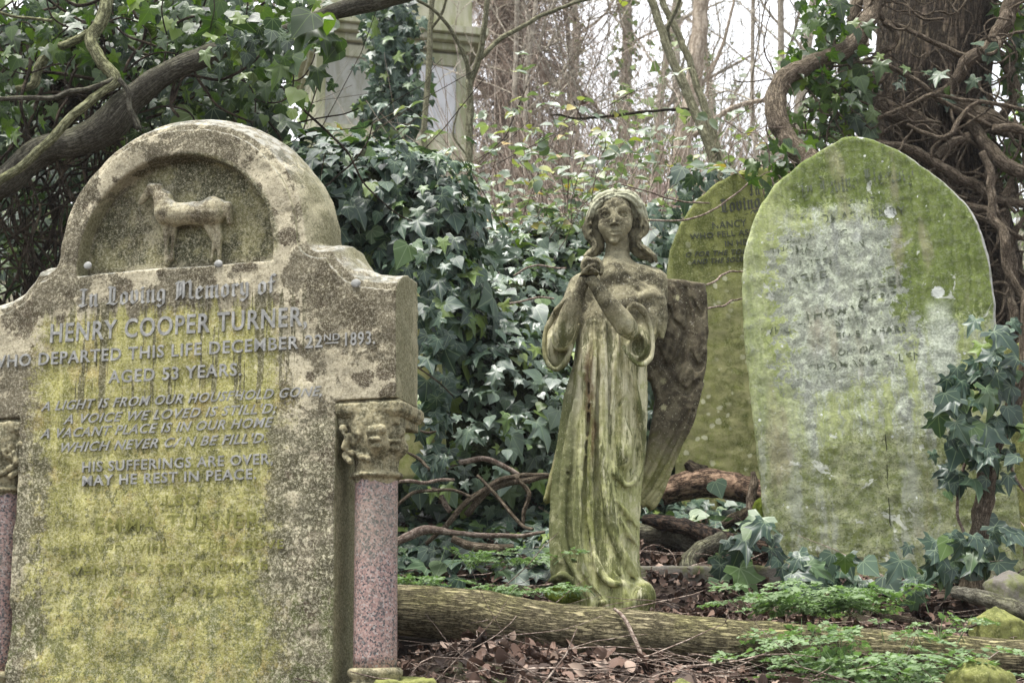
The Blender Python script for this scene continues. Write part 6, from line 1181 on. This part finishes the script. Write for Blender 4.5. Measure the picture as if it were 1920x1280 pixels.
bramble(960, 620, 6.4, 46, 73, "bramble thicket below the forked sapling, beside the dark ivy bush", .25, .9)
# ground ivy, litter and twigs
def on_ground(n, x0, x1, y0, y1, seed, lift=.02):
    r_ = np.random.default_rng(seed); x = r_.uniform(x0, x1, n); y = r_.uniform(y0, y1, n); return np.stack([x, y, ground_h(x, y) + lift * r_.random(n)], -1), r_
p, r_ = on_ground(2600, -.75, 1.0, 3.9, 5.4, 81, .10); keep = (r_.random(len(p)) < sstep(p[:, 1], 3.75, 4.25)) & ((p[:, 0] < .12) | (p[:, 1] > 4.5)); p = p[keep]
place("ground_ivy", [IVY, IVY2], p, rot_noise(len(p), np.array((0, -.55, 1.)), .38, r_), rot_noise(len(p), np.array((0, -1., -.3)), .5, r_), r_.lognormal(math.log(.052), .3, len(p)), L_BUSH, None, 81, kind='stuff')
p, r_ = on_ground(11000, -.32, 1.9, 2.62, 4.6, 82, .025); place("leaf_litter", [DEAD, OVAL], p, rot_noise(len(p), np.array((0, -.2, 1.)), .45, r_), rot_noise(len(p), np.array((0, 0, 0.)), 1, r_), np.minimum(r_.lognormal(math.log(.026), .42, len(p)), .05), L_LIT, None, 82, curl=.8, kind='stuff')
p, r_ = on_ground(3000, -1.2, 3, 4.4, 7, 83, .03); place("leaf_litter", [DEAD, OVAL], p, rot_noise(len(p), np.array((0, -.2, 1.)), .45, r_), rot_noise(len(p), np.array((0, 0, 0.)), 1, r_), r_.lognormal(math.log(.05), .35, len(p)), L_LIT, None, 83, curl=.8, kind='stuff')
p, r_ = on_ground(1300, -.32, 1.9, 2.4, 4.6, 84, .04); wisps("fallen_twigs", p, np.stack([r_.normal(0, 1, len(p)), r_.normal(0, .6, len(p)), r_.normal(.02, .08, len(p))], -1), r_.uniform(.06, .35, len(p)), r_.uniform(.0012, .0045, len(p)), B_TWIG, 6, .25, .0, 85, kind='stuff')
p, r_ = on_ground(5000, -3.2, -.3, 2.9, 6.5, 86, .03); place("leaf_litter", [DEAD, OVAL], p, rot_noise(len(p), np.array((0, -.2, 1.)), .45, r_), rot_noise(len(p), np.array((0, 0, 0.)), 1, r_), np.minimum(r_.lognormal(math.log(.035), .4, len(p)), .06), L_LIT, None, 86, curl=.8, kind='stuff')
tag(place("dead_leaf", [DEAD], np.array([P(1084, 188, 5.9)]), np.array([(.2, -1, .3)]), np.array([(1, 0, -.3)]), np.array([.06]), L_LIT, None, 5, curl=1.2), "curled brown dead leaf caught on the spur above the angel's head", "leaf")
# cow parsley
def parsley(px, py, Y, n, spread, seed, label, size=1.0, hgt=.10):
    r_ = np.random.default_rng(seed); c0 = P(px, py, Y); root = empty("cow_parsley", c0, label=label, cat="plant", group="clumps of cow parsley"); bpy.context.view_layer.update()
    pos, nr, tp, sz, st_b, st_d, st_l = [], [], [], [], [], [], []
    for i in range(n):
        b = c0 + np.array((r_.normal(0, spread[0]), r_.normal(0, spread[1]), 0)); az = r_.uniform(0, 6.28); el = r_.uniform(.3, 1.2); d = np.array((math.cos(az) * math.cos(el), math.sin(az) * math.cos(el) - .25, math.sin(el))); L = hgt * r_.uniform(.5, 1.3)
        st_b.append(b); st_d.append(d); st_l.append(L); tipp = b + d * L; out = np.array((d[0], d[1], -.15)); out /= np.linalg.norm(out); side = np.cross(out, (0, 0, 1.)); side /= np.linalg.norm(side); nn = np.cross(side, out); nn = nn if nn[2] > 0 else -nn
        s_ = size * r_.uniform(.7, 1.25)
        for j, t in enumerate(np.linspace(.0, 1, 6)):
            for sg in (-1, 1):
                base_ = tipp + out * t * .085 * s_; reach = (1 - t * .75) * .045 * s_; dv = side * sg * .9 + out * .6; dv /= np.linalg.norm(dv)
                for kx in (.35, .7, 1.0):
                    pos.append(base_ + dv * reach * kx); tp.append(dv + out * .3 + side * sg * r_.normal(0, .4)); nr.append(nn + r_.normal(0, .25, 3)); sz.append(.017 * s_ * (1.2 - t * .5))
    pos, nr, tp, sz = map(np.array, (pos, nr, tp, sz))
    place("foliage", [LOBE], pos, nr, tp, sz * r_.uniform(.8, 1.3, len(sz)), L_PARS, root, seed)
    o, _ = wisps("stalks", np.array(st_b), np.array(st_d), np.array(st_l), np.full(n, .0016), L_PARS, 5, .05, seed=seed, kind='stuff'); child(o, root)
parsley(1525, 1150, 3.60, 70, (.09, .05), 91, "feathery cow parsley clump just behind the log below the pale headstone", size=.95, hgt=.075)
parsley(1540, 1205, 3.24, 12, (.04, .02), 92, "cow parsley spilling over the top of the log", size=.8, hgt=.05)
parsley(1600, 1305, 3.05, 62, (.055, .06), 93, "large cow parsley clump in front of the log", size=.85, hgt=.12)
parsley(1730, 1300, 3.05, 16, (.03, .05), 94, "cow parsley beside the nearest kerb post", hgt=.10)
parsley(1770, 1205, 3.22, 9, (.06, .03), 95, "small cow parsley sprigs on the log's right end", size=.8, hgt=.06)
parsley(950, 1118, 3.62, 40, (.12, .05), 96, "low cow parsley between the column and the angel, behind the log", size=.6, hgt=.035)
parsley(960, 1060, 3.85, 34, (.10, .06), 97, "small cow parsley patch left of the angel's foot", size=.6, hgt=.05)
parsley(790, 1098, 3.6, 16, (.04, .03), 98, "tiny cow parsley tuft beside the pink column, behind the log", size=.55, hgt=.03)
# ================================================================== haze
bm = bmesh.new(); bmesh.ops.create_cube(bm, size=1); bmesh.ops.scale(bm, vec=(120, 84, 34), verts=bm.verts); bmesh.ops.translate(bm, vec=(0, 30, 15.3), verts=bm.verts)
me = bpy.data.meshes.new("haze"); bm.to_mesh(me); bm.free(); hz = link(bpy.data.objects.new("haze", me)); hz['kind'] = 'stuff'
hm = bpy.data.materials.new("haze"); hm.use_nodes = True; hm.node_tree.nodes.clear(); pv = hm.node_tree.nodes.new("ShaderNodeVolumePrincipled"); oo = hm.node_tree.nodes.new("ShaderNodeOutputMaterial")
pv.inputs['Color'].default_value = (.93, .95, 1, 1); pv.inputs['Density'].default_value = .0013; pv.inputs['Anisotropy'].default_value = 0
hm.node_tree.links.new(pv.outputs[0], oo.inputs['Volume']); me.materials.append(hm)
